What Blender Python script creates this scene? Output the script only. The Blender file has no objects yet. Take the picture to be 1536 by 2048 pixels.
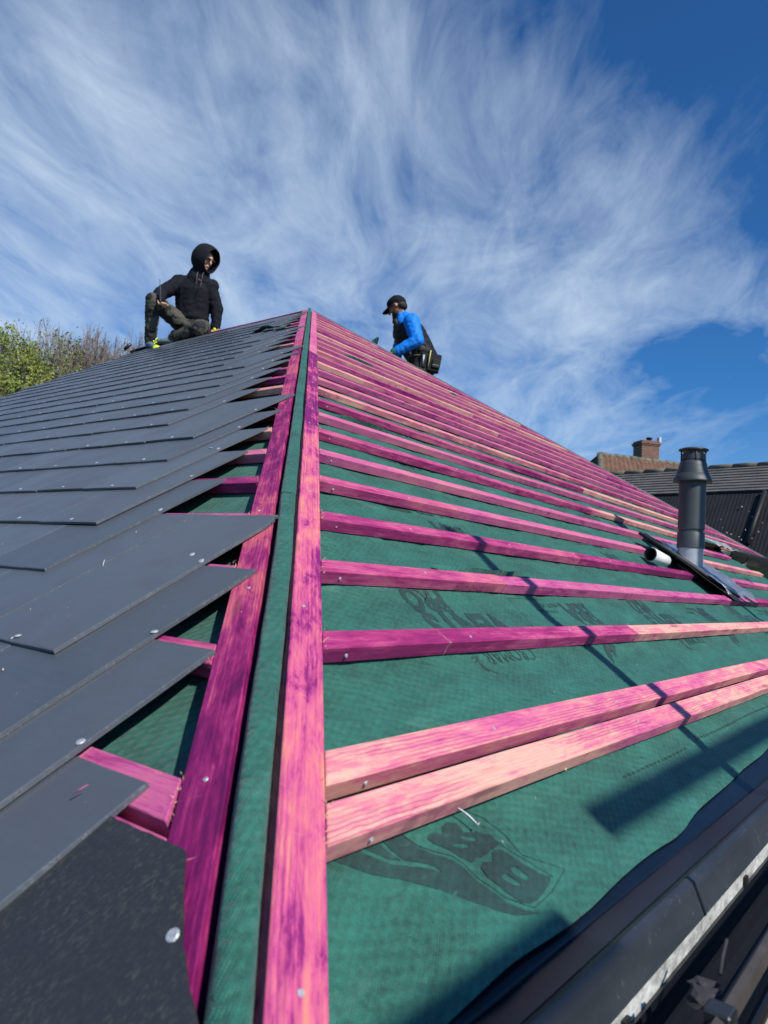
import bpy, bmesh, math, random
import numpy as np
from mathutils import Vector, Matrix, noise, geometry
random.seed(7)
scene = bpy.context.scene
col = scene.collection
RAD = math.radians

# ------------------------------------------------------------------ camera, sky, sun, exposure
CAM = Vector((-0.40123, -0.69888, 0.08007))
cr = Vector((0.612072, -0.787856, 0.068196)); cd = Vector((0.110984, 0.000197, -0.993822)); cf = Vector((0.782976, 0.615859, 0.087560))
cam = bpy.data.cameras.new('camera'); camo = bpy.data.objects.new('camera', cam); col.objects.link(camo)
cam.sensor_fit = 'VERTICAL'; cam.sensor_height = 36.0; cam.sensor_width = 27.0; cam.lens = 36.0 * 1483.95 / 2048
cam.clip_start = 0.02; cam.clip_end = 6000
M = Matrix.Identity(4)
for i in range(3):
    M[i][0] = cr[i]; M[i][1] = -cd[i]; M[i][2] = -cf[i]; M[i][3] = CAM[i]
camo.matrix_world = M
cam.dof.use_dof = True; cam.dof.focus_distance = 1.9; cam.dof.aperture_fstop = 9.0
scene.camera = camo

SUN_EL = RAD(42); SUN_AZ = math.atan2(-0.98, -0.20)          # direction towards the sun, measured from +x
SUN = Vector((math.cos(SUN_EL)*math.cos(SUN_AZ), math.cos(SUN_EL)*math.sin(SUN_AZ), math.sin(SUN_EL)))
sl = bpy.data.lights.new('sun', 'SUN'); sl.energy = 4.9; sl.angle = RAD(0.53); sl.color = (1.0, 0.955, 0.88)
so = bpy.data.objects.new('sun', sl); col.objects.link(so)
so.rotation_euler = SUN.to_track_quat('Z', 'Y').to_euler()

scene.view_settings.view_transform = 'Standard'; scene.view_settings.look = 'None'
scene.view_settings.exposure = 0.0; scene.view_settings.gamma = 1.0; scene.view_settings.use_curve_mapping = False
scene.render.engine = 'CYCLES'

world = bpy.data.worlds.new('World'); scene.world = world; world.use_nodes = True
wt = world.node_tree; wt.nodes.clear()
class G:
    """tiny node helper"""
    def __init__(s, t): s.t = t
    def n(s, typ, **kw):
        nd = s.t.nodes.new(typ)
        for k, v in kw.items(): setattr(nd, k, v)
        return nd
    def link(s, a, b): s.t.links.new(a, b)
    def inp(s, sock, v):
        if isinstance(v, bpy.types.NodeSocket): s.link(v, sock)
        elif v is not None: sock.default_value = v
    def math(s, op, a, b=None, c=None, clamp=False):
        nd = s.n('ShaderNodeMath', operation=op, use_clamp=clamp)
        s.inp(nd.inputs[0], a)
        if b is not None: s.inp(nd.inputs[1], b)
        if c is not None: s.inp(nd.inputs[2], c)
        return nd.outputs[0]
    def vec(s, op, a, b=None):
        nd = s.n('ShaderNodeVectorMath', operation=op); s.inp(nd.inputs[0], a)
        if b is not None: s.inp(nd.inputs[1], b)
        return nd.outputs['Value'] if op in ('DOT_PRODUCT', 'LENGTH') else nd.outputs[0]
    def comb(s, x, y, z):
        nd = s.n('ShaderNodeCombineXYZ'); s.inp(nd.inputs[0], x); s.inp(nd.inputs[1], y); s.inp(nd.inputs[2], z); return nd.outputs[0]
    def noise(s, v, scale, detail=4, rough=.55, dist=0.0, col=False):
        nd = s.n('ShaderNodeTexNoise'); s.inp(nd.inputs['Vector'], v); s.inp(nd.inputs['Scale'], scale)
        nd.inputs['Detail'].default_value = detail; nd.inputs['Roughness'].default_value = rough; nd.inputs['Distortion'].default_value = dist
        return nd.outputs['Color'] if col else nd.outputs['Fac']
    def ramp(s, f, stops, interp='LINEAR'):
        nd = s.n('ShaderNodeValToRGB'); s.inp(nd.inputs[0], f); cr_ = nd.color_ramp; cr_.interpolation = interp
        while len(cr_.elements) < len(stops): cr_.elements.new(.5)
        for e, (p, c) in zip(cr_.elements, stops):
            e.position = p; e.color = (c, c, c, 1) if isinstance(c, (int, float)) else (*c, 1)
        return nd.outputs[0]
    def mix(s, f, a, b, mode='MIX'):
        nd = s.n('ShaderNodeMix', data_type='RGBA', blend_type=mode)
        s.inp(nd.inputs[0], f)
        for k, v in ((6, a), (7, b)):
            if isinstance(v, tuple) and len(v) == 3: v = (*v, 1)
            s.inp(nd.inputs[k], v)
        return nd.outputs[2]
    def maprange(s, v, a, b, c=0., d=1., smooth=True):
        nd = s.n('ShaderNodeMapRange', interpolation_type='SMOOTHSTEP' if smooth else 'LINEAR')
        s.inp(nd.inputs[0], v); nd.inputs[1].default_value = a; nd.inputs[2].default_value = b; nd.inputs[3].default_value = c; nd.inputs[4].default_value = d
        return nd.outputs[0]
w = G(wt)
sky = w.n('ShaderNodeTexSky', sky_type='NISHITA'); sky.sun_disc = False; sky.sun_elevation = SUN_EL
sky.sun_rotation = math.pi/2 - SUN_AZ; sky.altitude = 200; sky.air_density = 1.0; sky.dust_density = 0.35; sky.ozone_density = 2.2
deep = w.mix(1.0, sky.outputs[0], (0.30, 0.80, 1.32), 'MULTIPLY')
tc = w.n('ShaderNodeTexCoord'); D = tc.outputs['Generated']
sep = w.n('ShaderNodeSeparateXYZ'); w.link(D, sep.inputs[0])
fh = Vector((math.cos(RAD(36)), math.sin(RAD(36)), 0)); rh = Vector((fh.y, -fh.x, 0))      # the wind line of the cirrus
dz = w.math('MAXIMUM', w.math('ADD', sep.outputs[2], 0.12), 0.02)
px = w.math('DIVIDE', w.vec('DOT_PRODUCT', D, tuple(rh)), dz); py = w.math('DIVIDE', w.vec('DOT_PRODUCT', D, tuple(fh)), dz)
base = w.comb(px, w.math('MULTIPLY', py, 0.5), 0.0)
warp = w.noise(base, 1.3, 3, .5, 0, True)
wv = w.vec('MULTIPLY', w.vec('SUBTRACT', warp, (.5, .5, .5)), (.42, .42, 0.))
p1 = w.vec('ADD', base, wv)
fine = w.noise(w.vec('MULTIPLY', p1, (2.1, 2.2, 1)), 1.5, 11, .60, .6)
wisp = w.noise(w.vec('MULTIPLY', p1, (5.6, 3.6, 1)), 1.5, 9, .66, .9)
broad = w.noise(w.vec('ADD', p1, (3.7, 1.2, 0)), 1.5, 4, .5)
blobs = [((.387, .866, .315), .040, .84), ((.373, .794, .479), .016, .72), ((.469, .753, .462), .016, .45), ((.534, .616, .58), .011, .50),
         ((.633, .559, .536), .014, .60), ((.726, .501, .470), .016, .66), ((.809, .373, .454), .012, .52), ((.577, .734, .359), .012, .38),
         ((.839, .480, .255), .026, .78), ((.687, .622, .377), .012, .34), ((.804, .569, .174), .022, .85), ((.919, .187, .346), .0022, .50),
         ((.887, .304, .349), .012, .24), ((.491, .623, .609), .008, .40), ((.30, .93, .20), .05, .5), ((-.5, .6, .4), .12, .5), ((-.6, -.3, .5), .12, .45), ((.5, -.6, .35), .10, .35)]
msk = None
for c, wd, a in blobs:
    v = Vector(c).normalized()
    e = w.math('EXPONENT', w.math('DIVIDE', w.math('SUBTRACT', w.vec('DOT_PRODUCT', D, tuple(v)), 1.0), wd))
    e = w.math('MULTIPLY', e, a); msk = e if msk is None else w.math('MAXIMUM', msk, e) if False else w.math('SUBTRACT', w.math('ADD', msk, e), w.math('MULTIPLY', msk, e))
tex = w.math('ADD', w.math('MULTIPLY', fine, .95), w.math('MULTIPLY', wisp, .42))
tex = w.math('ADD', tex, w.math('MULTIPLY', broad, .42))                      # mean .90
amt = w.math('ADD', w.math('MULTIPLY', w.math('SUBTRACT', tex, .90), 2.6), w.math('MULTIPLY', msk, 1.05))
dens = w.maprange(w.math('SUBTRACT', amt, .20), 0.0, 1.55, 0, .92, False)
dens = w.math('MULTIPLY', dens, w.maprange(msk, .0, .62, .12, 1.0, False))
haze = w.maprange(sep.outputs[2], 0.0, 0.26, .34, 0.0)
skyc = w.mix(haze, deep, (5.6, 7.2, 9.0))
full = w.mix(dens, skyc, (7.2, 8.8, 10.6))
bg = w.n('ShaderNodeBackground'); w.link(full, bg.inputs[0]); bg.inputs[1].default_value = 0.088
wo = w.n('ShaderNodeOutputWorld'); w.link(bg.outputs[0], wo.inputs[0])

# ------------------------------------------------------------------ frames of the roof
P = RAD(31.3553); c, s, t_ = math.cos(P), math.sin(P), math.tan(P); X0 = 0.271418; H = 4.9978; GA = 0.2
def RP(u, v, n=0.): return Vector((u, v*c - n*s, v*s + n*c))
def LP(u, v, n=0.): return Vector((X0 + v*c - n*s, u, v*s + n*c))
def frame(o, x, y, z):
    m = Matrix.Identity(4)
    for i in range(3): m[i][0] = x[i]; m[i][1] = y[i]; m[i][2] = z[i]; m[i][3] = o[i]
    return m
def FR(u, v, n=0.): return frame(RP(u, v, n), Vector((1, 0, 0)), Vector((0, c, s)), Vector((0, -s, c)))
def FL(u, v, n=0.): return frame(LP(u, v, n), Vector((0, -1, 0)), Vector((c, 0, s)), Vector((-s, 0, c)))   # local x runs towards the hip
AP = RP(X0 + H*c, H); GY = 6.35
hipd = Vector((c, c, s)).normalized(); hipq = Vector((1, -1, 0)).normalized(); hipm = hipq.cross(hipd)
def HP(v, q=0., m=0.): return Vector((X0 + v*c, v*c, v*s)) + hipq*q + hipm*m

# ------------------------------------------------------------------ object helpers
def link(o, parent=None, M=None):
    col.objects.link(o)
    if parent is not None:
        o.parent = parent
        if parent.get('_root'): o.matrix_parent_inverse = parent.matrix_basis.inverted()
    if M is not None: o.matrix_basis = M
    return o
def mobj(name, me, parent=None, M=None, mat=None):
    if mat is not None:
        me.materials.clear()
        for m_ in (mat if isinstance(mat, list) else [mat]): me.materials.append(m_)
    return link(bpy.data.objects.new(name, me), parent, M)
def thing(name, label, cat, loc=(0, 0, 0), group=None, yaw=0.0, flat=False):
    o = bpy.data.objects.new(name, None); o.empty_display_size = .1; col.objects.link(o)
    o.matrix_basis = Matrix.Translation(loc) @ Matrix.Rotation(yaw, 4, 'Z'); o['label'] = label; o['category'] = cat
    if group: o['group'] = group
    if flat: o['_root'] = 1
    return o
def tag(o, label, cat, group=None):
    o['label'] = label; o['category'] = cat
    if group: o['group'] = group
    return o
def bmesh_to(bm, name, smooth=False):
    me = bpy.data.meshes.new(name); bm.normal_update(); bm.to_mesh(me); bm.free()
    if smooth:
        for p in me.polygons: p.use_smooth = True
    return me
def pyd(name, v, f, smooth=False):
    me = bpy.data.meshes.new(name); me.from_pydata([tuple(x) for x in v], [], f); me.update()
    if smooth:
        for p in me.polygons: p.use_smooth = True
    return me
def box_bm(bm, x0, x1, y0, y1, z0, z1, M=None, bev=0.):
    vs = [bm.verts.new(((M @ Vector(p)) if M else Vector(p))) for p in ((x0,y0,z0),(x1,y0,z0),(x1,y1,z0),(x0,y1,z0),(x0,y0,z1),(x1,y0,z1),(x1,y1,z1),(x0,y1,z1))]
    fs = [bm.faces.new([vs[i] for i in f]) for f in ((0,3,2,1),(4,5,6,7),(0,1,5,4),(1,2,6,5),(2,3,7,6),(3,0,4,7))]
    if bev:
        es = list({e for f in fs for e in f.edges}); bmesh.ops.bevel(bm, geom=es, offset=bev, segments=1, affect='EDGES')
def box(name, dims, parent=None, M=None, mat=None, bev=.001):
    bm = bmesh.new(); box_bm(bm, *dims, bev=bev); return mobj(name, bmesh_to(bm, name), parent, M, mat)
def tube_bm(bm, pts, r, seg=10, cap=True):
    rr = r if isinstance(r, (list, tuple)) else [r]*len(pts); pts = [Vector(p) for p in pts]; rings = []
    up = Vector((0, 0, 1))
    for i, p in enumerate(pts):
        d = (pts[min(i+1, len(pts)-1)] - pts[max(i-1, 0)]).normalized()
        a = d.cross(up if abs(d.z) < .95 else Vector((1, 0, 0))).normalized(); b = d.cross(a)
        rings.append([bm.verts.new(p + (a*math.cos(2*math.pi*k/seg) + b*math.sin(2*math.pi*k/seg))*rr[i]) for k in range(seg)])
    for i in range(len(rings)-1):
        for k in range(seg): bm.faces.new((rings[i][k], rings[i+1][k], rings[i+1][(k+1) % seg], rings[i][(k+1) % seg]))
    if cap: bm.faces.new(rings[0]); bm.faces.new(rings[-1][::-1])
def tube(name, pts, r, parent=None, mat=None, seg=10, M=None, smooth=True, cap=True):
    bm = bmesh.new(); tube_bm(bm, pts, r, seg, cap); return mobj(name, bmesh_to(bm, name, smooth), parent, M, mat)
def lathe(name, prof, parent, M, mat, seg=40, smooth=True):
    v = []; f = []
    for r, z in prof:
        for k in range(seg): v.append((r*math.cos(2*math.pi*k/seg), r*math.sin(2*math.pi*k/seg), z))
    for i in range(len(prof)-1):
        for k in range(seg):
            k2 = (k+1) % seg; f.append((i*seg+k, i*seg+k2, (i+1)*seg+k2, (i+1)*seg+k))
    me = pyd(name, v, f, smooth)
    o = mobj(name, me, parent, M, mat)
    if smooth:
        try: me.set_sharp_from_angle(angle=RAD(35))
        except Exception: pass
    return o
def grid(name, nu, nv, fn, parent, mat, smooth=True, thick=0):
    v = [fn(i/(nu-1), j/(nv-1)) for j in range(nv) for i in range(nu)]
    f = [(j*nu+i, j*nu+i+1, (j+1)*nu+i+1, (j+1)*nu+i) for j in range(nv-1) for i in range(nu-1)]
    o = mobj(name, pyd(name, v, f, smooth), parent, None, mat)
    if thick:
        m_ = o.modifiers.new('thickness', 'SOLIDIFY'); m_.thickness = thick; m_.offset = 0
    return o

# ------------------------------------------------------------------ materials
def mat(name, build):
    m_ = bpy.data.materials.new(name); m_.use_nodes = True; g = G(m_.node_tree)
    bs = m_.node_tree.nodes['Principled BSDF']; build(g, bs); return m_
def coords(g, which='Object'):
    return g.n('ShaderNodeTexCoord').outputs[which]
def bump(g, bs, h, strength, dist=.001, prev=None):
    b = g.n('ShaderNodeBump'); g.inp(b.inputs['Height'], h); b.inputs['Strength'].default_value = strength; b.inputs['Distance'].default_value = dist
    if prev: g.link(prev, b.inputs['Normal'])
    g.link(b.outputs[0], bs.inputs['Normal']); return b.outputs[0]
def plain(name, colr, rough=.6, metal=0., var=.12, scale=40., spec=.5, bstr=0.):
    def f(g, bs):
        o = coords(g); n = g.noise(o, scale, 5, .6)
        k = g.maprange(n, .3, .7, 1-var, 1+var, False)
        cc = g.mix(1.0, (*colr, 1), g.comb(k, k, k), 'MULTIPLY')
        g.link(cc, bs.inputs['Base Color']); bs.inputs['Roughness'].default_value = rough; bs.inputs['Metallic'].default_value = metal
        bs.inputs['Specular IOR Level'].default_value = spec
        if bstr: bump(g, bs, n, bstr, .003)
    return mat(name, f)

def wood(name, stops, shift=0., tone=(.74, 1.24)):
    """sawn softwood batten dyed pink and purple; the grain runs along local x"""
    def f(g, bs):
        o = coords(g); oi = g.n('ShaderNodeObjectInfo').outputs['Random']
        off = g.comb(g.math('MULTIPLY', oi, 37.0), g.math('MULTIPLY', oi, 11.0), g.math('MULTIPLY', oi, 5.0))
        v = g.vec('ADD', o, off)
        wob = g.noise(g.vec('MULTIPLY', v, (5, 9, 9)), 1.0, 2, .5, 0, True)
        vd = g.vec('ADD', v, g.vec('MULTIPLY', g.vec('SUBTRACT', wob, (.5, .5, .5)), (.04, .006, .006)))
        blot = g.noise(g.vec('MULTIPLY', vd, (9.5, 36, 36)), 1.0, 8, .72, .35)
        streak = g.noise(g.vec('MULTIPLY', vd, (3.5, 170, 170)), 1.0, 4, .6)
        big = g.noise(g.vec('MULTIPLY', v, (1.7, 3, 3)), 1.0, 2, .5)
        fac = g.math('ADD', g.math('MULTIPLY', blot, .62), g.math('MULTIPLY', streak, .26))
        fac = g.math('ADD', fac, g.math('MULTIPLY', big, .42))
        fac = g.math('ADD', fac, g.math('MULTIPLY_ADD', oi, .16, shift - .23)); fac = g.math('MULTIPLY_ADD', fac, 1.85, -.43)
        c0 = g.ramp(fac, stops)
        # growth rings: long dark latewood lines
        wv_ = g.n('ShaderNodeTexWave', wave_type='BANDS', bands_direction='Y'); g.link(g.vec('MULTIPLY', vd, (.9, 1, .8)), wv_.inputs['Vector'])
        wv_.inputs['Scale'].default_value = 55; wv_.inputs['Distortion'].default_value = 3.0; wv_.inputs['Detail'].default_value = 2; wv_.inputs['Detail Scale'].default_value = .6
        ring = g.math('POWER', wv_.outputs['Fac'], 2.5)
        ringm = g.math('MULTIPLY', ring, g.maprange(g.noise(g.vec('MULTIPLY', v, (3, 20, 20)), 1.0, 2), .45, .62, .05, .50))
        c1 = g.mix(ringm, c0, (.21, .012, .12))
        # knots
        vo = g.n('ShaderNodeTexVoronoi', feature='F1'); g.link(g.vec('MULTIPLY', v, (3.2, 17, 17)), vo.inputs['Vector']); vo.inputs['Scale'].default_value = 1.0
        kn = g.maprange(vo.outputs['Distance'], .07, .17, 1, 0)
        c1 = g.mix(g.math('MULTIPLY', kn, .55), c1, (.14, .03, .045))
        fib = g.noise(g.vec('MULTIPLY', v, (26, 900, 900)), 1.0, 4, .7)
        k = g.maprange(fib, .25, .75, tone[0], tone[1], False)
        c2 = g.mix(1.0, c1, g.comb(k, k, k), 'MULTIPLY')
        # pale scuffs across the grain
        sc = g.noise(g.vec('MULTIPLY', v, (120, 14, 14)), 1.0, 3, .6)
        big2 = g.noise(g.vec('MULTIPLY', v, (6, 6, 6)), 1.0, 1)
        sm = g.math('MULTIPLY', g.maprange(sc, .66, .74, 0, .55), g.maprange(big2, .5, .6, 0, 1))
        c3 = g.mix(sm, c2, (.72, .33, .36))
        g.link(c3, bs.inputs['Base Color']); bs.inputs['Roughness'].default_value = .62; bs.inputs['Specular IOR Level'].default_value = .3
        h = g.math('ADD', g.math('MULTIPLY', fib, .6), g.math('MULTIPLY', ring, .35)); h = g.math('SUBTRACT', h, g.math('MULTIPLY', kn, .5))
        bump(g, bs, h, .55, .0009)
    return mat(name, f)
PUR = (.185, .009, .088); MAG = (.38, .030, .148); PNK = (.53, .088, .245); SAL = (.66, .17, .23); PAL = (.78, .32, .34)
wood_far = wood('dyed_batten_pink', [(.18, (.24, .015, .13)), (.32, (.40, .04, .19)), (.46, (.56, .11, .27)), (.64, (.62, .15, .28)), (.84, (.68, .22, .28))], .03)
wood_mag = wood('dyed_batten_magenta', [(.16, PUR), (.34, (.27, .015, .115)), (.50, (.39, .034, .155)), (.64, (.54, .085, .22)), (.84, SAL)], .0)
wood_pale = wood('dyed_batten_salmon', [(.14, (.26, .02, .16)), (.27, (.45, .05, .21)), (.40, (.62, .12, .27)), (.56, (.74, .22, .27)), (.72, (.82, .40, .32))], .065)
wood_hipR = wood('dyed_hip_batten_streaked', [(.26, (.16, .007, .11)), (.36, (.26, .018, .15)), (.45, (.56, .085, .225)), (.60, (.68, .165, .22)), (.80, (.78, .30, .15))], -.035)
wood_hipL = wood('dyed_hip_batten_purple', [(.38, (.125, .004, .075)), (.50, (.23, .009, .105)), (.62, (.38, .03, .16)), (.76, (.62, .12, .17))], -.01)

def membrane(name, colr, dark=0.):
    def f(g, bs):
        o = coords(g)
        sp = g.n('ShaderNodeSeparateXYZ'); g.link(o, sp.inputs[0])
        u_ = sp.outputs[0]; v_ = g.math('ADD', sp.outputs[1], sp.outputs[2])
        wob = g.noise(o, 9, 3)
        a = g.math('SINE', g.math('MULTIPLY_ADD', u_, 2*math.pi/.0040, g.math('MULTIPLY', wob, 5)))
        b = g.math('SINE', g.math('MULTIPLY_ADD', v_, 2*math.pi/.0038, g.math('MULTIPLY', wob, 4)))
        wv_ = g.math('MULTIPLY', a, b)
        spark = g.math('MULTIPLY', g.maprange(wv_, .1, .9, 0, 1), g.maprange(g.noise(o, 150, 2, .6), .38, .62, .15, 1))
        n1 = g.noise(o, 55, 5, .7); n2 = g.noise(g.vec('MULTIPLY', o, (1, 2.2, 2.2)), 7, 4, .6); n3 = g.noise(o, 420, 3, .7)
        k = g.math('ADD', g.math('MULTIPLY', n1, .55), g.math('MULTIPLY', n2, .7)); k = g.math('ADD', k, g.math('MULTIPLY', n3, .35))
        dg1 = g.math('SINE', g.math('MULTIPLY_ADD', g.math('ADD', g.math('MULTIPLY', u_, .55), v_), 2*math.pi/.021, g.math('MULTIPLY', wob, 9)))
        dg2 = g.math('SINE', g.math('MULTIPLY_ADD', g.math('SUBTRACT', g.math('MULTIPLY', u_, .9), v_), 2*math.pi/.017, g.math('MULTIPLY', wob, 7)))
        quilt = g.math('MULTIPLY', g.math('ADD', dg1, dg2), .060)
        k = g.math('ADD', g.maprange(k, .58, 1.02, .50, 1.42, False), quilt)
        cc = g.mix(1.0, (*colr, 1), g.comb(k, k, k), 'MULTIPLY')
        cc = g.mix(g.math('MULTIPLY', spark, .62 if not dark else .24), cc, tuple(min(1, x*2.1 + .055) for x in colr))
        # faint dusty abrasion
        du = g.noise(g.vec('MULTIPLY', o, (2, 8, 8)), 3.1, 5, .7)
        cc = g.mix(g.maprange(du, .55, .75, 0, .28), cc, (.12, .27, .21))
        g.link(cc, bs.inputs['Base Color']); bs.inputs['Roughness'].default_value = .62; bs.inputs['Specular IOR Level'].default_value = .32
        try: bs.inputs['Sheen Weight'].default_value = .12
        except Exception: pass
        nb = bump(g, bs, g.math('ADD', g.math('MULTIPLY', wv_, .5), n3), .55, .0010)
        bump(g, bs, g.math('ADD', g.math('ADD', n1, g.math('MULTIPLY', n2, 1.5)), g.math('MULTIPLY', quilt, 2.5)), .5, .006, nb)
    return mat(name, f)
green = membrane('breathable_membrane', (.0150, .112, .080))
printed = membrane('membrane_print', (.012, .048, .041), 1)

def slate_mat(name, colr, back=False):
    def f(g, bs):
        o = coords(g); oi = g.n('ShaderNodeObjectInfo').outputs['Random']
        v = g.vec('ADD', o, g.comb(g.math('MULTIPLY', oi, 31.), g.math('MULTIPLY', oi, 17.), 0.))
        n1 = g.noise(v, 6, 4, .6); n2 = g.noise(v, 300, 3, .7); sp = g.noise(v, 130, 2, .5); n4 = g.noise(g.vec('MULTIPLY', v, (16, 90, 1)), 1.0, 4, .7)
        k = g.math('ADD', g.math('MULTIPLY', n1, .55), g.math('MULTIPLY', n2, .25)); k = g.math('ADD', k, g.math('MULTIPLY', oi, .30)); k = g.math('ADD', k, g.math('MULTIPLY', n4, .18))
        k = g.maprange(k, .35, .85, .78, 1.24, False)
        cc = g.mix(1.0, (*colr, 1), g.comb(k, k, k), 'MULTIPLY')
        cc = g.mix(g.math('MULTIPLY', g.maprange(n1, .45, .65, 0, 1), .35), cc, (.078, .072, .092))
        cc = g.mix(g.maprange(sp, .74, .79, 0, .55), cc, (.35, .37, .38))
        if back:
            ln = g.noise(g.vec('MULTIPLY', v, (260, 120, 1)), 1.0, 6, .8, .5); pt = g.noise(v, 17, 4, .65)
            m1 = g.math('MULTIPLY', g.maprange(ln, .48, .66, 0, 1), g.maprange(pt, .38, .62, .35, .9))
            cc = g.mix(m1, (.024, .027, .031), (.080, .076, .064))
        # worn pale arrises with a shape of their own
        ge = g.n('ShaderNodeNewGeometry')
        ed = g.n('ShaderNodeAttribute', attribute_name='edge'); em = g.math('MULTIPLY', ed.outputs['Fac'], g.maprange(g.noise(v, 120, 4, .8), .50, .66, 0, 1))
        cc = g.mix(g.math('MULTIPLY', em, .30), cc, (.33, .34, .33))
        g.link(cc, bs.inputs['Base Color'])
        r = g.maprange(n1, .3, .7, .34, .47, False); g.link(r, bs.inputs['Roughness']) if not back else None
        if back: bs.inputs['Roughness'].default_value = .6
        bs.inputs['Specular IOR Level'].default_value = .5
        bump(g, bs, g.math('ADD', g.math('MULTIPLY', n2, .5), n4), .25 if not back else .8, .0008)
    return mat(name, f)
slate_m = slate_mat('fibre_cement_slate', (.086, .100, .116))
slate_back = slate_mat('fibre_cement_slate_rough_side', (.04, .045, .05), True)
zinc = plain('zinc_rivet', (.46, .48, .50), .5, .3, .25, 300)
lead = plain('aluminium_flashing', (.42, .44, .46), .35, .75, .3, 30, .5, .5)
splint = plain('raw_splintered_wood', (.72, .50, .27), .7, 0, .3, 200)
navy_plastic = plain('black_upvc', (.004, .007, .013), .30, 0, .25, 25, .3)
def dusty(g, bs):
    o = coords(g); n = g.noise(o, 90, 4, .7); big = g.noise(g.vec('MULTIPLY', o, (3, 8, 8)), 2, 3)
    sp = g.math('MULTIPLY', g.maprange(n, .58, .74, 0, .35), g.maprange(big, .38, .62, .15, 1))
    cc = g.mix(g.maprange(big, .3, .7, 0, 1), (.018, .021, .027), (.030, .035, .043)); cc = g.mix(sp, cc, (.20, .20, .19))
    g.link(cc, bs.inputs['Base Color']); bs.inputs['Roughness'].default_value = .42; bump(g, bs, n, .3, .001)
upvc_dusty = mat('dusty_black_upvc', dusty)
def galv(g, bs):
    o = coords(g); n = g.noise(g.vec('MULTIPLY', o, (1, 1.8, 1.8)), 60, 6, .75); b = g.noise(o, 9, 3)
    k = g.math('ADD', g.math('MULTIPLY', n, .7), g.math('MULTIPLY', b, .4))
    g.link(g.ramp(k, [(.36, (.13, .125, .11)), (.5, (.34, .335, .31)), (.68, (.68, .68, .64))]), bs.inputs['Base Color']); bs.inputs['Roughness'].default_value = .8
    bump(g, bs, n, .6, .002)
fascia_m = mat('weathered_fascia_paint', galv)
gut_m = plain('old_grey_gutter', (.055, .046, .038), .5, 0, .3, 20, .5, .3)
flue_m = plain('dark_grey_flue_coating', (.046, .056, .062), .52, .0, .10, 20)
flue_l = plain('light_grey_flue_sleeve', (.36, .38, .42), .5, .1, .22, 9)
rubber = plain('black_rubber', (.010, .010, .011), .6, 0, .2, 50)
white_pl = plain('white_plastic_tube', (.82, .82, .80), .4, 0, .04, 30)

# ------------------------------------------------------------------ the ground
def gr(g, bs):
    o = coords(g); n = g.noise(o, .4, 6, .6); g.link(g.ramp(n, [(.3, (.035, .060, .018)), (.7, (.09, .11, .04))]), bs.inputs['Base Color']); bs.inputs['Roughness'].default_value = .95
GZ = -3.3
bm = bmesh.new(); bmesh.ops.create_grid(bm, x_segments=8, y_segments=8, size=2500)
o = mobj('ground', bmesh_to(bm, 'ground'), None, Matrix.Translation((0, 0, GZ)), mat('grass_ground', gr)); o['kind'] = 'structure'
o = box('yard', (-6, 16, -9, 10, 0, .05), None, Matrix.Translation((0, 0, GZ + .004)), plain('concrete_yard', (.14, .13, .12), .9, 0, .2, 3)); o['kind'] = 'structure'

# ------------------------------------------------------------------ our house: walls and roof
roof = thing('hip_roof', 'hip roof half laid with dark slates, its other slope bare pink battens over green membrane', 'roof', (4.5, 3.0, -.28), flat=True)
X1 = 2*AP.x - X0                      # far eaves line at v = 0
wall_m = plain('buff_render', (.36, .32, .26), .9, 0, .12, 6)
bm = bmesh.new(); box_bm(bm, .05, X1 - .32, -.22, 6.1, GZ + .01, -.34)
house = mobj('house_walls', bmesh_to(bm, 'house_walls'), None, None, wall_m); tag(house, 'plain rendered house walls under the half slated hip roof', 'house')

def nz(u, v, sc, seed=0.): return noise.noise(Vector((u*sc, v*sc, seed)))
def hm(u, v):          # membrane height below the batten tops on the bare slope
    k = (v + .03) / GA; k -= math.floor(k)
    sag = -.0065 * (math.sin(math.pi*k) ** 2) if v > -.05 else -.0015
    return min(-.0262, -.0280 + sag + .0055*nz(u, v, 3.2) + .0030*nz(u*.6 + v*.5, v, 10, 3) - .0030*(1 - min(1, abs(nz(u*.7 - v, v*.6 + u*.3, 5.5, 12))*7)) + (.0012*nz(u*2, v, 26, 5) if u < 2.2 else 0))
def edge_v(u):
    return -.4600 + .036*min(1, max(0, u - .35)/1.2) + .004*nz(u, 0, 6, 9) - .006*math.exp(-((u-.76)/.09)**2)
def memR(uu, vv):
    v0 = -.47; v = v0 + (H - .02 - v0) * (vv ** 1.7)
    ua = X0 + v*c + .004; ub = X0 + (2*H - v)*c
    u = ua + (ub - ua) * (uu ** 1.8)
    if v < .93: u = min(u, 5.93 + .03*nz(v, 1, 6))
    if v < .3:
        e = edge_v(u); v = max(v, e) if v < e else v
    n = hm(u, v)
    if v < -.36: n += .006*max(0, nz(u, 2, 7, 4)) * min(1, (-.36 - v)/.08); n = max(n, -.0312)
    return RP(u, v, n)
nu, nv = 260, 260
mr = grid('membrane_sheet', nu, nv, memR, roof, green)
def hmL(u, v): return min(-.0262, -.029 - .005*(math.sin(math.pi*((v+.04)/GA)) ** 2) + .004*nz(u, v, 4, 20) + .002*nz(u, v, 13, 22))
def memL(uu, vv):
    v = -.62 + (H - .02 + .62) * (vv ** 1.7); ua = v*c + .004; u = ua + (GY - .02 - ua) * (uu ** 2.2)
    return LP(u, v, hmL(u, v))
grid('membrane_sheet', 120, 200, memL, roof, green)
def memB(uu, vv):      # rear slope
    v = -.5 + (H + .5) * vv; u = v*c + (GY - .02 - v*c) * uu
    p = LP(u, v, -.028); return Vector((2*AP.x - p.x, p.y, p.z))
grid('membrane_sheet', 30, 30, memB, roof, green)

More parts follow.
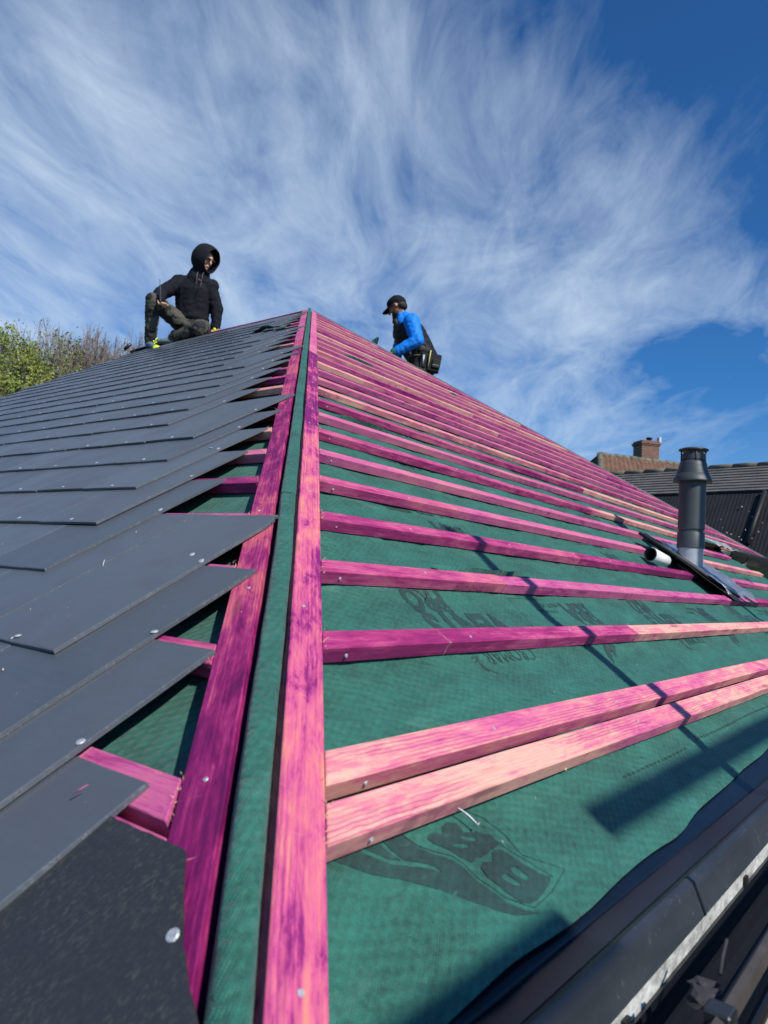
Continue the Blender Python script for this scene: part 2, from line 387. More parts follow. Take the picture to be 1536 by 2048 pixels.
# membrane folded up along the hip
def roll(uu, vv):
    v = -.66 + (H + .07 + .66) * vv
    a = math.pi*(1.12 - 1.24*uu)
    sc = 1 + .10*nz(v, 0, 5, 40) + .05*nz(v, uu, 17, 41)
    pinch = 0
    for vc, sl_, dp in ((.93, .2, .30), (1.62, -.3, .34), (.46, .5, .16), (2.35, .1, .35), (2.5, -.2, .2), (3.4, .3, .3), (4.05, 0, .3), (4.5, .2, .25)):
        pinch += dp*math.exp(-((v - vc - sl_*.05*(uu-.5))/.014)**2)
    wd = .0155*sc; ht = .0235*(1 + .16*nz(v, 1, 6, 43))*(1 - pinch)
    flat = math.copysign(abs(math.cos(a)) ** .62, math.cos(a)); top = max(0, math.sin(a)) ** .55 if math.sin(a) > 0 else math.sin(a)
    wr = .0022*nz(v*3, uu*.8, 9, 44) + .0016*math.sin(v*95 + 6*nz(v, 0, 8))*nz(v, uu, 3, 45)
    return HP(v, flat*wd + .003*nz(v, 0, 2.5, 46) + .0015, -.020 + top*ht + wr)
grid('membrane_roll', 22, 620, roll, roof, green)
# pale thread and cut laps across the roll
for vv_, dv in ((.46, .02), (1.36, -.03), (2.4, .01)):
    pts = [roll(.12 + .76*i/12, 0) for i in range(13)]
    pts = [HP(vv_ + dv*(i/12-.5) + .012*math.sin(i/12*math.pi), (-.030 + .060*i/12), 0) for i in range(13)]
    base_ = [roll(1 - (.10 + .8*i/12), (vv_ + dv*(i/12 - .5) + .66)/(H + .73)) + hipm*.0006 for i in range(13)]
    tube('lap_seam', base_, .0009, roof, printed, 5)

# small membrane folds that stick up between the far battens
def flap(u0, u1, v0, hgt, seed, parent=roof):
    def f(uu, vv):
        u = u0 + (u1-u0)*uu; e = math.sin(math.pi*uu) ** .7
        return RP(u, v0 + .05*nz(u, seed, 3) - .035*vv*e*.6 + .02*vv, -.026 + (hgt + .026)*vv*e*(1 + .3*nz(u*6, seed, 2)))
    grid('membrane_fold', 24, 6, f, parent, green)
for a in ((3.05, 3.5, 2.905, .006, 1), (5.42, 5.52, 4.90, .05, 2), (2.6, 2.95, 1.975, .004, 3), (1.5, 2.0, 1.29, -.004, 4), (2.9, 3.3, .87, -.004, 6), (.98, 1.46, .245, -.006, 7), (4.9, 5.1, 3.335, .003, 10)): flap(*a)
def flapL(uu, vv):
    u = 3.35 + .35*uu; return LP(u, 3.62 + .10*vv, .02 + .035*math.sin(math.pi*uu)*(1-vv) + .01*nz(uu*3, vv, 2))
grid('membrane_fold', 14, 5, flapL, roof, green)

# ---------------------------------------------------------------- battens on the bare slope (each length of timber is its own part)
BW, BH = .0385, .0255
def batten(u0, u1, v1, m_, par=roof, F=FR, n1=0., w_=BW, h_=BH, name='batten', skew=(0, 0)):
    bm = bmesh.new(); L = abs(u1-u0); seg = max(1, int(L/.35)); vs = []
    ph = random.random()*9
    for i in range(seg+1):
        x = L*i/seg; dy = .0025*noise.noise(Vector((x*1.1, ph, 0))); dzz = .0018*noise.noise(Vector((x*1.3, ph, 5)))
        sx = (skew[0] if i == 0 else 0) + (skew[1] if i == seg else 0)
        vs.append([bm.verts.new((x + (sx if yy < .5 else 0), (yy-1)*w_ + dy, (zz-1)*h_ + dzz)) for yy, zz in ((0, 0), (1, 0), (1, 1), (0, 1))])
    for i in range(seg):
        a, b = vs[i], vs[i+1]
        for k in range(4): bm.faces.new((a[k], b[k], b[(k+1) % 4], a[(k+1) % 4])[::-1])
    bm.faces.new(vs[0]); bm.faces.new(vs[-1][::-1])
    bmesh.ops.recalc_face_normals(bm, faces=bm.faces)
    es = [e for e in bm.edges if e.is_manifold and e.calc_face_angle(0) > .8]
    bmesh.ops.bevel(bm, geom=es, offset=.0011, segments=1, affect='EDGES')
    bmesh.ops.recalc_face_normals(bm, faces=bm.faces)
    return mobj(name, bmesh_to(bm, name), par, F(min(u0, u1) if F is FR else max(u0, u1), v1, n1), m_)
WOUT = .0735; WB = .0475                 # hip battens: outer edge and width, measured square to the hip
def hipU(v, w_): return X0 + v*c + w_/math.sin(math.atan2(1, c))
nail_me = None
def disc(name, r, h, seg=12):
    bm = bmesh.new(); bmesh.ops.create_cone(bm, cap_ends=True, segments=seg, radius1=r, radius2=r*.8, depth=h)
    me = bmesh_to(bm, name); me.materials.append(zinc); return me
nail_me = disc('nail_head', .0030, .0012); rivet_me = disc('rivet', .0056, .0011)
def nailhead(par, x, y, z=.0008, name='nail_head', me=None, up=Vector((0, 0, 1))):
    o = bpy.data.objects.new(name, me or nail_me); col.objects.link(o); o.parent = par
    o.matrix_basis = Matrix.Translation((x, y, z)) @ up.to_track_quat('Z', 'Y').to_matrix().to_4x4() @ Matrix.Rotation(random.uniform(-.3, .3), 4, 'X')
joints = {0: [1.548], 1: [1.143], 2: [1.952], 3: [1.464]}
mats_row = {-2: [wood_pale]*3, -1: [wood_pale, wood_far, wood_pale], 0: [wood_mag, wood_pale, wood_mag], 1: [wood_mag, wood_far, wood_mag], 2: [wood_mag, wood_mag, wood_far], 3: [wood_mag, wood_far, wood_pale], 4: [wood_far]*5}
rows = [(-.2814 + .018, -2), (-.2008, -1)] + [(GA*k, k) for k in range(0, 25)]
rows[0] = (-.2613, -2)
for v1, k in rows:
    w_ = BW if k >= 0 else .042
    ua = hipU(v1, WOUT) + .0015; ub = X0 + (2*H - v1)*c - .09
    if k <= 4: ub = {3: 5.72, 4: 5.50}.get(k, 5.90)
    if ub - ua < .15: continue
    cuts = [ua] + joints.get(k, []); x = cuts[-1]
    while True:
        x += random.uniform(1.5, 2.6) if k > 3 else 2.7
        if x > ub - .5: break
        cuts.append(x)
    cuts.append(ub)
    segs = [(cuts[i], cuts[i+1]) for i in range(len(cuts)-1)]
    if k in (2, 3):       # cut away round the flue
        h0, h1 = (3.29, 3.98) if k == 2 else (3.13, 3.72)
        ns = []
        for a, b in segs:
            if b <= h0 or a >= h1: ns.append((a, b)); continue
            if a < h0: ns.append((a, h0))
            if b > h1: ns.append((h1, b))
        segs = ns
    pal = mats_row.get(k) or [random.choice([wood_far, wood_far, wood_far, wood_mag, wood_pale] if k < 9 else [wood_far, wood_far, wood_pale]) for _ in range(6)]
    for i, (a, b) in enumerate(segs):
        o = batten(a + (.0012 if i else 0), b, v1, pal[min(i, len(pal)-1)], w_=w_, n1=random.uniform(-.0006, .0006), skew=((-w_*c if i == 0 else 0), random.choice([0, .004])))
        if k < 9:
            L = b - a
            if i == 0: nailhead(o, .022 if k > -1 else .035, -w_ - .0006, -.013, up=Vector((0, -1, .3)))
            for q in range(1, 5):
                xx = .1 + .45*(q-.5) + random.uniform(-.05, .05)
                if xx < L - .05: nailhead(o, xx, -w_*random.uniform(.35, .65), .0005)
# the two hip battens and the far hip battens
def hipbatten(side, v0, v1, m_, far=False):
    """timber laid on the slope along the hip; side +1 bare slope, -1 slated slope"""
    L = (v1-v0)*math.sqrt(2*c*c + s*s)
    if side > 0: F = frame(HP(v0), hipd, None or Vector((0, -s, c)).cross(hipd), Vector((0, -s, c)))   # y to the left (towards the hip)
    else: F = frame(HP(v0), hipd, Vector((-s, 0, c)).cross(hipd), Vector((-s, 0, c)))
    lo, hi = (-WOUT, -WOUT+WB) if side > 0 else (WOUT-WB, WOUT)
    bm = bmesh.new(); N_ = 30; vs = []
    for i in range(N_+1):
        x = L*i/N_; dy = .0016*noise.noise(Vector((x*1.2, side*7, 0)))
        vs.append([bm.verts.new((x, y + dy, z)) for y, z in ((lo, -BH), (hi, -BH), (hi, .0004), (lo, .0004))])
    for i in range(N_):
        for k in range(4): bm.faces.new((vs[i][k], vs[i+1][k], vs[i+1][(k+1) % 4], vs[i][(k+1) % 4]))
    bm.faces.new(vs[0]); bm.faces.new(vs[-1][::-1]); bmesh.ops.recalc_face_normals(bm, faces=bm.faces)
    es = [e for e in bm.edges if e.is_manifold and e.calc_face_angle(0) > .8]
    bmesh.ops.bevel(bm, geom=es, offset=.0012, segments=1, affect='EDGES'); bmesh.ops.recalc_face_normals(bm, faces=bm.faces)
    return mobj('hip_batten', bmesh_to(bm, 'hip_batten'), roof, F, m_), (lo+hi)/2
hr1, ym = hipbatten(1, -.62, 2.45, wood_hipR); hr2, _ = hipbatten(1, 2.455, H - .02, wood_far)
hl1, yl = hipbatten(-1, -.62, 1.05, wood_hipL); hl2, _ = hipbatten(-1, 1.055, 2.9, wood_hipL); hl3, _ = hipbatten(-1, 2.905, H - .02, wood_far)
hr1['label'] = 'streaked salmon and purple hip batten'; hl1['label'] = 'deep purple hip batten'
for x in (.335, .93, 1.5, 2.2, 3.0): nailhead(hr1, x, ym + random.uniform(-.01, .01), .001)
for x in (.55, .98, 1.3, 1.35): nailhead(hl1, x, yl + random.uniform(-.01, .01), .001)
# far hip: timber along the far edge of the bare slope
fd = (Vector((1, -1, -t_))).normalized(); fy = Vector((0, -s, c)).cross(fd)
bm = bmesh.new(); box_bm(bm, .05, 5.4, -.085, -.04, -.0255, .001, bev=.001)
mobj('hip_batten', bmesh_to(bm, 'hip_batten'), roof, frame(AP, fd, fy, Vector((0, -s, c))), wood_far)
bm = bmesh.new(); box_bm(bm, .05, 7, -.02, .02, -.03, .006, bev=.004)
mobj('membrane_roll', bmesh_to(bm, 'membrane_roll'), roof, frame(AP, fd, fy, Vector((0, -s, c))), green)
# rear slope battens
for k in range(0, 25):
    v = GA*k; u0 = v*c + .08; p = LP(u0, v); L = GY - u0
    bm = bmesh.new(); box_bm(bm, 0, L, -BW, 0, -BH, 0, bev=.001)
    mobj('batten', bmesh_to(bm, 'batten'), roof, frame(Vector((2*AP.x - p.x, p.y, p.z)), Vector((0, 1, 0)), Vector((-c, 0, s)), Vector((s, 0, c))), wood_far)

# splintered saw cuts at the batten ends
bm = bmesh.new()
def splinters(Pf, along, up, n=12, r=.004):
    for _ in range(n):
        b = Pf + Vector([random.uniform(-r, r)*2 for _ in range(3)])*.6 + up*random.uniform(-.012, .004)
        d = (along*random.uniform(-.6, 1) + up*random.uniform(.1, 1) + Vector([random.uniform(-.5, .5) for _ in range(3)])).normalized()*random.uniform(.003, .010)
        wv_ = Vector([random.uniform(-1, 1) for _ in range(3)]).normalized()*.0011
        a = [bm.verts.new(b), bm.verts.new(b + wv_), bm.verts.new(b + d), bm.verts.new(b + wv_.cross(d).normalized()*.0012)]
        for f in ((0, 1, 2), (0, 2, 3), (0, 3, 1), (1, 3, 2)): bm.faces.new([a[i] for i in f])
for v1, k in rows[:14]:
    for q in range(4):
        splinters(RP(hipU(v1 - BW*q/3, WOUT) + .002, v1 - BW*q/3, .0), Vector((1, 0, 0)), Vector((0, -s, c)), 3 if k != -2 else 8, .003)
for k in range(-1, 12):
    v1 = -.04 + GA*k
    for q in range(4): splinters(LP(v1*c + WOUT/.76 - BW*q/3*c + .003, v1 - BW*q/3, .0), Vector((0, 1, 0)), Vector((-s, 0, c)), 4, .003)
for uj, k in ((1.548, 0), (1.143, 1), (1.952, 2), (1.464, 3)):
    for q in range(5): splinters(RP(uj, k*GA - BW*q/4, 0), Vector((1, 0, 0)), Vector((0, -s, c)), 2, .001)
o = mobj('splinters', bmesh_to(bm, 'splinters'), roof, None, splint); o['kind'] = 'stuff'

# ---------------------------------------------------------------- battens under the slates
for k in [-2] + list(range(-1, 25)):
    v1 = -.04 + GA*k if k > -2 else -.300
    ua = v1*c + WOUT/math.sin(math.atan2(1, c)) + .002
    if k == -2: ua += 0
    if GY - ua < .3: continue
    mm = [wood_mag, wood_far, wood_pale][(k*7) % 3] if k > -1 else wood_far
    batten(ua, min(GY, ua + 2.1), v1, mm, F=FL, w_=BW if k > -1 else .046, skew=(0, BW*c))
    if ua + 2.1 < GY: batten(ua + 2.105, GY, v1, wood_mag, F=FL)
# top batten along the ridge and the verge batten
batten(H*c + .02, GY, H - .02, wood_mag, F=FL, n1=.002)
bm = bmesh.new(); box_bm(bm, 0, H + .4, -.05, 0, -.026, .004, bev=.001)
mobj('verge_batten', bmesh_to(bm, 'verge_batten'), roof, frame(LP(GY + .02, -.4, 0), Vector((c, 0, s)), Vector((0, 1, 0)).cross(Vector((0, 0, 0))) if False else Vector((0, 1, 0)), Vector((c, 0, s)).cross(Vector((0, 1, 0)))), wood_far)

# ---------------------------------------------------------------- slates, each a part with its rivet
SW, SL, ST, SD = .25, .477, .0060, .0165
def slate_mesh(W_, seed, L_=SL, chip=False):
    rnd = random.Random(seed); bm = bmesh.new()
    lay = None
    out = []
    def side(p, q, n):
        for i in range(n):
            t = i/n; out.append((p[0] + (q[0]-p[0])*t, p[1] + (q[1]-p[1])*t))
    # local x: 0 = hip side edge going to -W (away from the hip) ; y: 0 tail -> L head
    a = .0006; lay = bm.verts.layers.float.new('edge')
    pts = [(-W_, 0), (0, 0), (0, L_), (-W_, L_)]
    if chip: pts = [(-W_, 0), (0, 0), (0, L_-.035), (-.008, L_-.028), (-.006, L_-.018), (-.016, L_-.010), (-.013, L_), (-W_, L_)]
    for i in range(len(pts)): side(pts[i], pts[(i+1) % len(pts)], 10 if max(abs(pts[i][0]-pts[(i+1) % len(pts)][0]), abs(pts[i][1]-pts[(i+1) % len(pts)][1])) > .1 else 1)
    jit = [(x + rnd.uniform(-a, a), y + rnd.uniform(-a, a)) for x, y in out]
    cx, cy = -W_/2, L_/2; warp = rnd.uniform(-.0012, .0012)
    ins = .0016
    def z(x, y): return SD*(1 - y/L_) + warp*math.sin(math.pi*(x/W_ + 1))
    bot = [bm.verts.new((x, y, z(x, y))) for x, y in jit]
    top0 = [bm.verts.new((x, y, z(x, y) + ST - .0009)) for x, y in jit]
    top1 = [bm.verts.new((x + (ins if x < cx else -ins), y + (ins if y < cy else -ins), z(x, y) + ST)) for x, y in jit]
    n = len(jit)
    for v in top0: v[lay] = 1.0
    for v in top1: v[lay] = .4
    for v in bot: v[lay] = .3
    inner = [bm.verts.new((x + (.004 if x < cx else -.004), y + (.004 if y < cy else -.004), z(x, y) + ST)) for x, y in jit]
    for A_, B_ in ((bot, top0), (top0, top1), (top1, inner)):
        for i in range(n): bm.faces.new((A_[i], A_[(i+1) % n], B_[(i+1) % n], B_[i]))
    bm.faces.new(inner); bm.faces.new(bot[::-1])
    me = bmesh_to(bm, 'slate'); me.materials.append(slate_m); return me
sm = [slate_mesh(SW - .004, i) for i in range(5)]; sh = [slate_mesh(SW/2 - .004, 50 + i) for i in range(2)]; schip = slate_mesh(SW - .004, 99, chip=True)
CP = Vector(CAM)
def proj(p):
    q = p - CAM; z = q.dot(cf)
    return (768 + 1483.95*q.dot(cr)/z, 1024 + 1483.95*q.dot(cd)/z, z) if z > .05 else (-1e4, -1e4, z)
items = []; ue = .293 - .125*3
K0, K1 = -3, 22
for k in range(K0, K1+1):
    tail = -.136 + GA*k
    if k > K0:
        ue += .125
        if ue - c*tail < .395: ue += .25
    u = ue; j = 0
    if k > 12 and random.random() < .3: pass
    while u < GY + .02:
        half = (u + SW > GY + .06)
        cpt = LP(u + SW/2, tail + .1, .01); X, Y, Z_ = proj(cpt)
        vis = (-120 < X < 1600 and Y < 2150 and Z_ > 0)
        items.append((Z_ if vis else 1000 + Z_, k, tail, u, j, half)); u += SW; j += 1
items.sort(key=lambda a: a[0])
def slate_M(u, tail): 
    return FL(u, tail, .0005) @ Matrix.Rotation(random.gauss(0, .0022), 4, 'Z') @ Matrix.Translation((random.gauss(0, .0006), random.gauss(0, .0016), random.uniform(0, .0008)))
rest = bmesh.new(); restr = bmesh.new(); nr = 0
for idx, (zz, k, tail, u, j, half) in enumerate(items):
    Mx = slate_M(u, tail)
    me = sh[idx % 2] if half else (schip if (k == 0 and j == 0) else sm[random.randrange(5)])
    if idx < 300:
        o = link(bpy.data.objects.new('slate', me), roof, Mx)
    else:
        o = None; tmp = me.copy(); tmp.transform(Mx); rest.from_mesh(tmp); bpy.data.meshes.remove(tmp)
    spots = []
    W_ = SW/2 if half else SW
    if j == 0: spots.append((-.006, .284 + random.uniform(-.006, .006)))
    if random.random() < .86: spots.append((-W_/2 + random.uniform(-.004, .004), .012 + random.uniform(0, .006)))
    if j == 0 and k in (0, 3): spots.append((-.055, .30))
    for (x, y) in spots:
        if o is not None and nr < 300:
            nr += 1; q = bpy.data.objects.new('rivet', rivet_me); col.objects.link(q); q.parent = o
            q.matrix_basis = Matrix.Translation((x, y, SD*(1 - y/SL) + ST + .0012)) @ Matrix.Rotation(random.uniform(-.35, .35), 4, 'X')
        else:
            tmp = rivet_me.copy(); tmp.transform(Mx @ Matrix.Translation((x, y, SD*(1 - y/SL) + ST + .001))); restr.from_mesh(tmp); bpy.data.meshes.remove(tmp)
o = mobj('slates', bmesh_to(rest, 'slates'), roof, None, slate_m); o['kind'] = 'stuff'
o = mobj('rivets', bmesh_to(restr, 'rivets'), roof, None, zinc); o['kind'] = 'stuff'
# the cut eaves slate in the corner, laid rough side up
poly = [(-.192, -.305), (-.232, -.340), (-.262, -.365), (-.292, -.385), (-.322, -.402), (-.42, -.47), (-.55, -.60), (.3, -.60), (.3, -.305)]
bm = bmesh.new(); lay = bm.verts.layers.float.new('edge')
def em_poly(bm, pl, F, z0, z1, lay=None):
    a = [bm.verts.new(F(u, v, z0)) for u, v in pl]; b = [bm.verts.new(F(u, v, z1)) for u, v in pl]; n = len(pl)
    if lay:
        for v in b: v[lay] = .6
    bm.faces.new(a); bm.faces.new(b[::-1])
    for i in range(n): bm.faces.new((a[i], b[i], b[(i+1) % n], a[(i+1) % n]))
pl = []
for i in range(len(poly)):
    a, b = poly[i], poly[(i+1) % len(poly)]
    m_ = max(1, int(math.dist(a, b)/.012))
    for q in range(m_): pl.append((a[0] + (b[0]-a[0])*q/m_ + random.uniform(-.0006, .0006), a[1] + (b[1]-a[1])*q/m_ + random.uniform(-.0006, .0006)))
em_poly(bm, [(-(u), v) for u, v in pl], lambda x, y, z: Vector((x, y, z)), 0.0, .0045, None)
bmesh.ops.recalc_face_normals(bm, faces=bm.faces)
o = mobj('slate', bmesh_to(bm, 'slate'), roof, FL(0, 0, .001), slate_back); o['label'] = 'rough backed slate cut off along the hip'
nailhead(o, .252, -.366, .0055, 'rivet', disc('rivet', .0058, .0012)); nailhead(o, .05, -.33, .0055, 'rivet', rivet_me)

# ---------------------------------------------------------------- eaves: support tray, fascia, gutter
def strip(name, prof, x0, x1, m_, seg=1, wob=0., parent=roof, thick=.002):
    n = len(prof); v = []; f = []
    for i in range(seg+1):
        x = x0 + (x1-x0)*i/seg
        for j, (y, z) in enumerate(prof): v.append((x, y + wob*nz(x, j, 2.5, 60), z + wob*nz(x, j, 2.3, 61)))
    for i in range(seg):
        for j in range(n-1): a = i*n + j; f.append((a, a+1, a+n+1, a+n))
    o = mobj(name, pyd(name, v, f), parent, None, m_)
    if thick: md = o.modifiers.new('thickness', 'SOLIDIFY'); md.thickness = thick; md.offset = 0
    return o
x0_, x1_ = -.62, 8.9
strip('eaves_tray', [(-.300, -.229), (-.352, -.2585), (-.381, -.2725), (-.384, -.2755), (-.387, -.2728), (-.418, -.2695), (-.425, -.2655)], x0_, x1_, navy_plastic, 60, .0006)
strip('eaves_tray_face', [(-.4245, -.2645), (-.431, -.2615), (-.437, -.2650), (-.4405, -.2720), (-.452, -.2985), (-.449, -.3005)], x0_, x1_, upvc_dusty, 60, .0006)
for xj in (.588, 2.6): strip('tray_joint', [(-.3835, -.2770), (-.418, -.2720), (-.431, -.2598), (-.4385, -.2645), (-.4415, -.2715), (-.4535, -.2985)], xj, xj + .006, navy_plastic, 1, 0, thick=.0012)
box('fascia_board', (x0_, x1_, -.4500, -.425, -.55, -.3002), roof, None, fascia_m)
for xj in (.318, .800, 1.3, 1.8): box('tray_clip', (xj, xj + .015, -.4545, -.4502, -.345, -.3105), roof, None, rubber, 0)
gp = []
for i in range(13):
    a = math.pi*i/12; gp.append((-.496 + .043*math.cos(a), -.322 - .070*math.sin(a)))
strip('gutter', gp, x0_, x1_, plain('black_gutter', (.008, .009, .012), .35), 1, 0, thick=.003)
strip('gutter_rim', [(-.5385, -.273), (-.5395, -.256), (-.5425, -.252), (-.5475, -.254), (-.5485, -.268)], x0_, x1_, gut_m, 40, .001)
for xj in (.272, 1.27, 2.27):
    b = box('gutter_bracket', (xj, xj + .024, -.5530, -.5310, -.262, -.2490), roof, None, plain('bracket_grey', (.022, .025, .030), .45), .002)
    strip('bracket_strap', [(-.5525, -.250), (-.5535, -.30), (-.549, -.36), (-.52, -.40), (-.49, -.41)], xj + .002, xj + .020, rubber, 1, 0, thick=.003)
# loose rubbish in the gutter
def scrap(name, P_, r, m_, label, n=9, seed=1, flat=.35, cat='debris', group=None):
    rnd = random.Random(seed); bm = bmesh.new(); bmesh.ops.create_icosphere(bm, subdivisions=2, radius=r)
    for v in bm.verts:
        k = 1 + .55*noise.noise(v.co*(1.6/r) + Vector((seed, 0, 0))); v.co = Vector((v.co.x*k, v.co.y*k*.7, v.co.z*k*flat))
    return tag(mobj(name, bmesh_to(bm, name), None, Matrix.Translation(P_) @ Matrix.Rotation(seed, 4, 'Z'), m_), label, cat, group)
deb = plain('grey_mortar_crumb', (.035, .035, .040), .9, 0, .3, 60)
scrap('mortar_lump', (.335, -.517, -.270), .019, deb, 'grey mortar lump in the gutter beside its clip', seed=3)
scrap('mortar_lump', (.372, -.508, -.276), .012, deb, 'smaller pale mortar crumb just behind the larger lump in the gutter', seed=5)
tag(tube('twig', [(.400, -.515, -.275), (.420, -.512, -.268), (.445, -.510, -.260)], .0018, None, deb, 6), 'thin grey twig lying in the dark gutter', 'twig')
# timber edge of the scaffold lift below, corner of the view
straw = plain('scaffold_board_wood', (.42, .30, .16), .85, 0, .25, 40)
dkw = plain('shade_dark_timber', (.020, .012, .009), .8, 0, .35, 30)  # near black board colour stands for the deep shade in that corner
sb = thing('scaffold_board', 'timber board beyond the gutter at the bottom corner, coloured near black for the shade there', 'board', (1, -.8, -.9), flat=True)
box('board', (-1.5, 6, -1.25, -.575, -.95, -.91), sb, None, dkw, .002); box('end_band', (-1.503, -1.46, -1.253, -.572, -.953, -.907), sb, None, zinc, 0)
# ---------------------------------------------------------------- flat print on the membrane
def on_mem(pts2, faces, name, off=.0007, sub=.012):
    bm = bmesh.new(); vs = [bm.verts.new((u, v, 0)) for u, v in pts2]
    for f in faces:
        try: bm.faces.new([vs[i] for i in f])
        except ValueError: pass
    for _ in range(4):
        es = [e for e in bm.edges if e.calc_length() > sub]
        if not es: break
        bmesh.ops.subdivide_edges(bm, edges=es, cuts=1); bmesh.ops.triangulate(bm, faces=[f for f in bm.faces if len(f.verts) > 3])
    for v in bm.verts: v.co = RP(v.co.x, v.co.y, hm(v.co.x, v.co.y) + off)
    bmesh.ops.recalc_face_normals(bm, faces=bm.faces)
    o = mobj(name, bmesh_to(bm, name, True), None, None, printed); o.parent = mr; return o
def poly_print(loops, name='printed_emblem'):
    tri = geometry.tessellate_polygon([[Vector((u, v, 0)) for u, v in l] for l in loops]); flat = [p for l in loops for p in l]
    return on_mem(flat, tri, name)
def smooth_loop(l, n=4):
    out = []; m_ = len(l)
    for i in range(m_):
        p0, p1, p2, p3 = [Vector(l[(i+k-1) % m_]) for k in range(4)]
        for q in range(n):
            t = q/n; out.append(tuple(.5*((2*p1) + (-p0+p2)*t + (2*p0-5*p1+4*p2-p3)*t*t + (-p0+3*p1-3*p2+p3)*t**3)))
    return out
def line_print(pts, wd, name='printed_line', closed=False):
    pts = [Vector(p) for p in pts]; v = []; f = []
    for i, p in enumerate(pts):
        d = (pts[min(i+1, len(pts)-1)] - pts[max(i-1, 0)]).normalized(); q = Vector((-d.y, d.x))*wd/2; v += [tuple(p-q), tuple(p+q)]
    f = [(2*i, 2*i+1, 2*i+3, 2*i+2) for i in range(len(pts)-1)]
    return on_mem(v, f, name, .0008)
P1=[(0.126,-0.292),(0.146,-0.307),(0.169,-0.326),(0.201,-0.342),(0.22,-0.359),(0.253,-0.387),(0.277,-0.412),(0.301,-0.427),(0.333,-0.436),(0.316,-0.426),(0.3,-0.41),(0.293,-0.385),(0.291,-0.359),(0.283,-0.348),(0.265,-0.333),(0.253,-0.32),(0.247,-0.298),(0.241,-0.294),(0.215,-0.294),(0.219,-0.311),(0.224,-0.327),(0.244,-0.339),(0.252,-0.346),(0.255,-0.355),(0.246,-0.349),(0.231,-0.339),(0.204,-0.324),(0.181,-0.308),(0.174,-0.295),(0.165,-0.293)]
P2=[(0.177,-0.294),(0.206,-0.294),(0.212,-0.309),(0.22,-0.325),(0.207,-0.319),(0.192,-0.307)]
B1=[(0.315,-0.367),(0.327,-0.362),(0.339,-0.368),(0.351,-0.358),(0.366,-0.359),(0.372,-0.367),(0.381,-0.384),(0.39,-0.401),(0.406,-0.411),(0.391,-0.417),(0.351,-0.424),(0.33,-0.423),(0.319,-0.416),(0.312,-0.4),(0.309,-0.38)]
B1a=[(0.353,-0.382),(0.364,-0.383),(0.37,-0.399),(0.362,-0.403),(0.356,-0.398),(0.352,-0.388)]
B1b=[(0.329,-0.385),(0.339,-0.386),(0.347,-0.402),(0.34,-0.404),(0.333,-0.4),(0.326,-0.39)]
B2=[(0.276,-0.316),(0.284,-0.312),(0.297,-0.314),(0.302,-0.319),(0.312,-0.309),(0.326,-0.306),(0.34,-0.311),(0.339,-0.324),(0.364,-0.331),(0.373,-0.339),(0.374,-0.354),(0.343,-0.357),(0.311,-0.358),(0.3,-0.349),(0.291,-0.336),(0.279,-0.325)]
B2a=[(0.323,-0.328),(0.333,-0.328),(0.351,-0.335),(0.348,-0.338),(0.332,-0.335)]
B2b=[(0.301,-0.333),(0.312,-0.333),(0.328,-0.338),(0.326,-0.342),(0.311,-0.339)]
W_=[(0.255,-0.294),(0.301,-0.292),(0.336,-0.292),(0.345,-0.295),(0.331,-0.299),(0.298,-0.301),(0.27,-0.299)]
l1=[(0.248,-0.297),(0.255,-0.318),(0.27,-0.332),(0.288,-0.344),(0.296,-0.356),(0.298,-0.381),(0.304,-0.405),(0.324,-0.423),(0.333,-0.429),(0.383,-0.425),(0.442,-0.412),(0.395,-0.376),(0.397,-0.345),(0.392,-0.317),(0.371,-0.295)]
l2=[(0.359,-0.328),(0.373,-0.339),(0.377,-0.357),(0.396,-0.39),(0.409,-0.413)]
poly_print([P1]); poly_print([P2]); poly_print([B1, B1a, B1b], 'printed_letter'); poly_print([B2, B2a, B2b], 'printed_letter'); poly_print([W_]); line_print(l1, .0012); line_print(l2, .0010)

def text_print(txt, u, v, size, wide=1., bold=0., shear=.0, rot=math.pi, name='printed_text'):
    cu = bpy.data.curves.new('txt', 'FONT'); cu.body = txt; cu.size = size; cu.offset = bold; cu.shear = shear; cu.resolution_u = 3; cu.fill_mode = 'FRONT'
    to = bpy.data.objects.new('txt', cu); col.objects.link(to)
    dg = bpy.context.evaluated_depsgraph_get(); me = bpy.data.meshes.new_from_object(to.evaluated_get(dg))
    cr0, sr0 = math.cos(rot), math.sin(rot)
    pts = [(u + (q.co.x*wide)*cr0 - q.co.y*sr0, v + (q.co.x*wide)*sr0 + q.co.y*cr0) for q in me.vertices]; fs = [tuple(p.vertices) for p in me.polygons]
    bpy.data.objects.remove(to); bpy.data.curves.remove(cu); bpy.data.meshes.remove(me)
    return on_mem(pts, fs, name, sub=.03)
LEAF1 = [(0, 0), (.05, -.075), (.09, -.13), (.115, -.205), (.09, -.17), (.03, -.10)]
LEAF2 = [(-.03, 0), (.0, -.06), (.03, -.10), (.055, -.165), (.03, -.14), (-.03, -.08)]
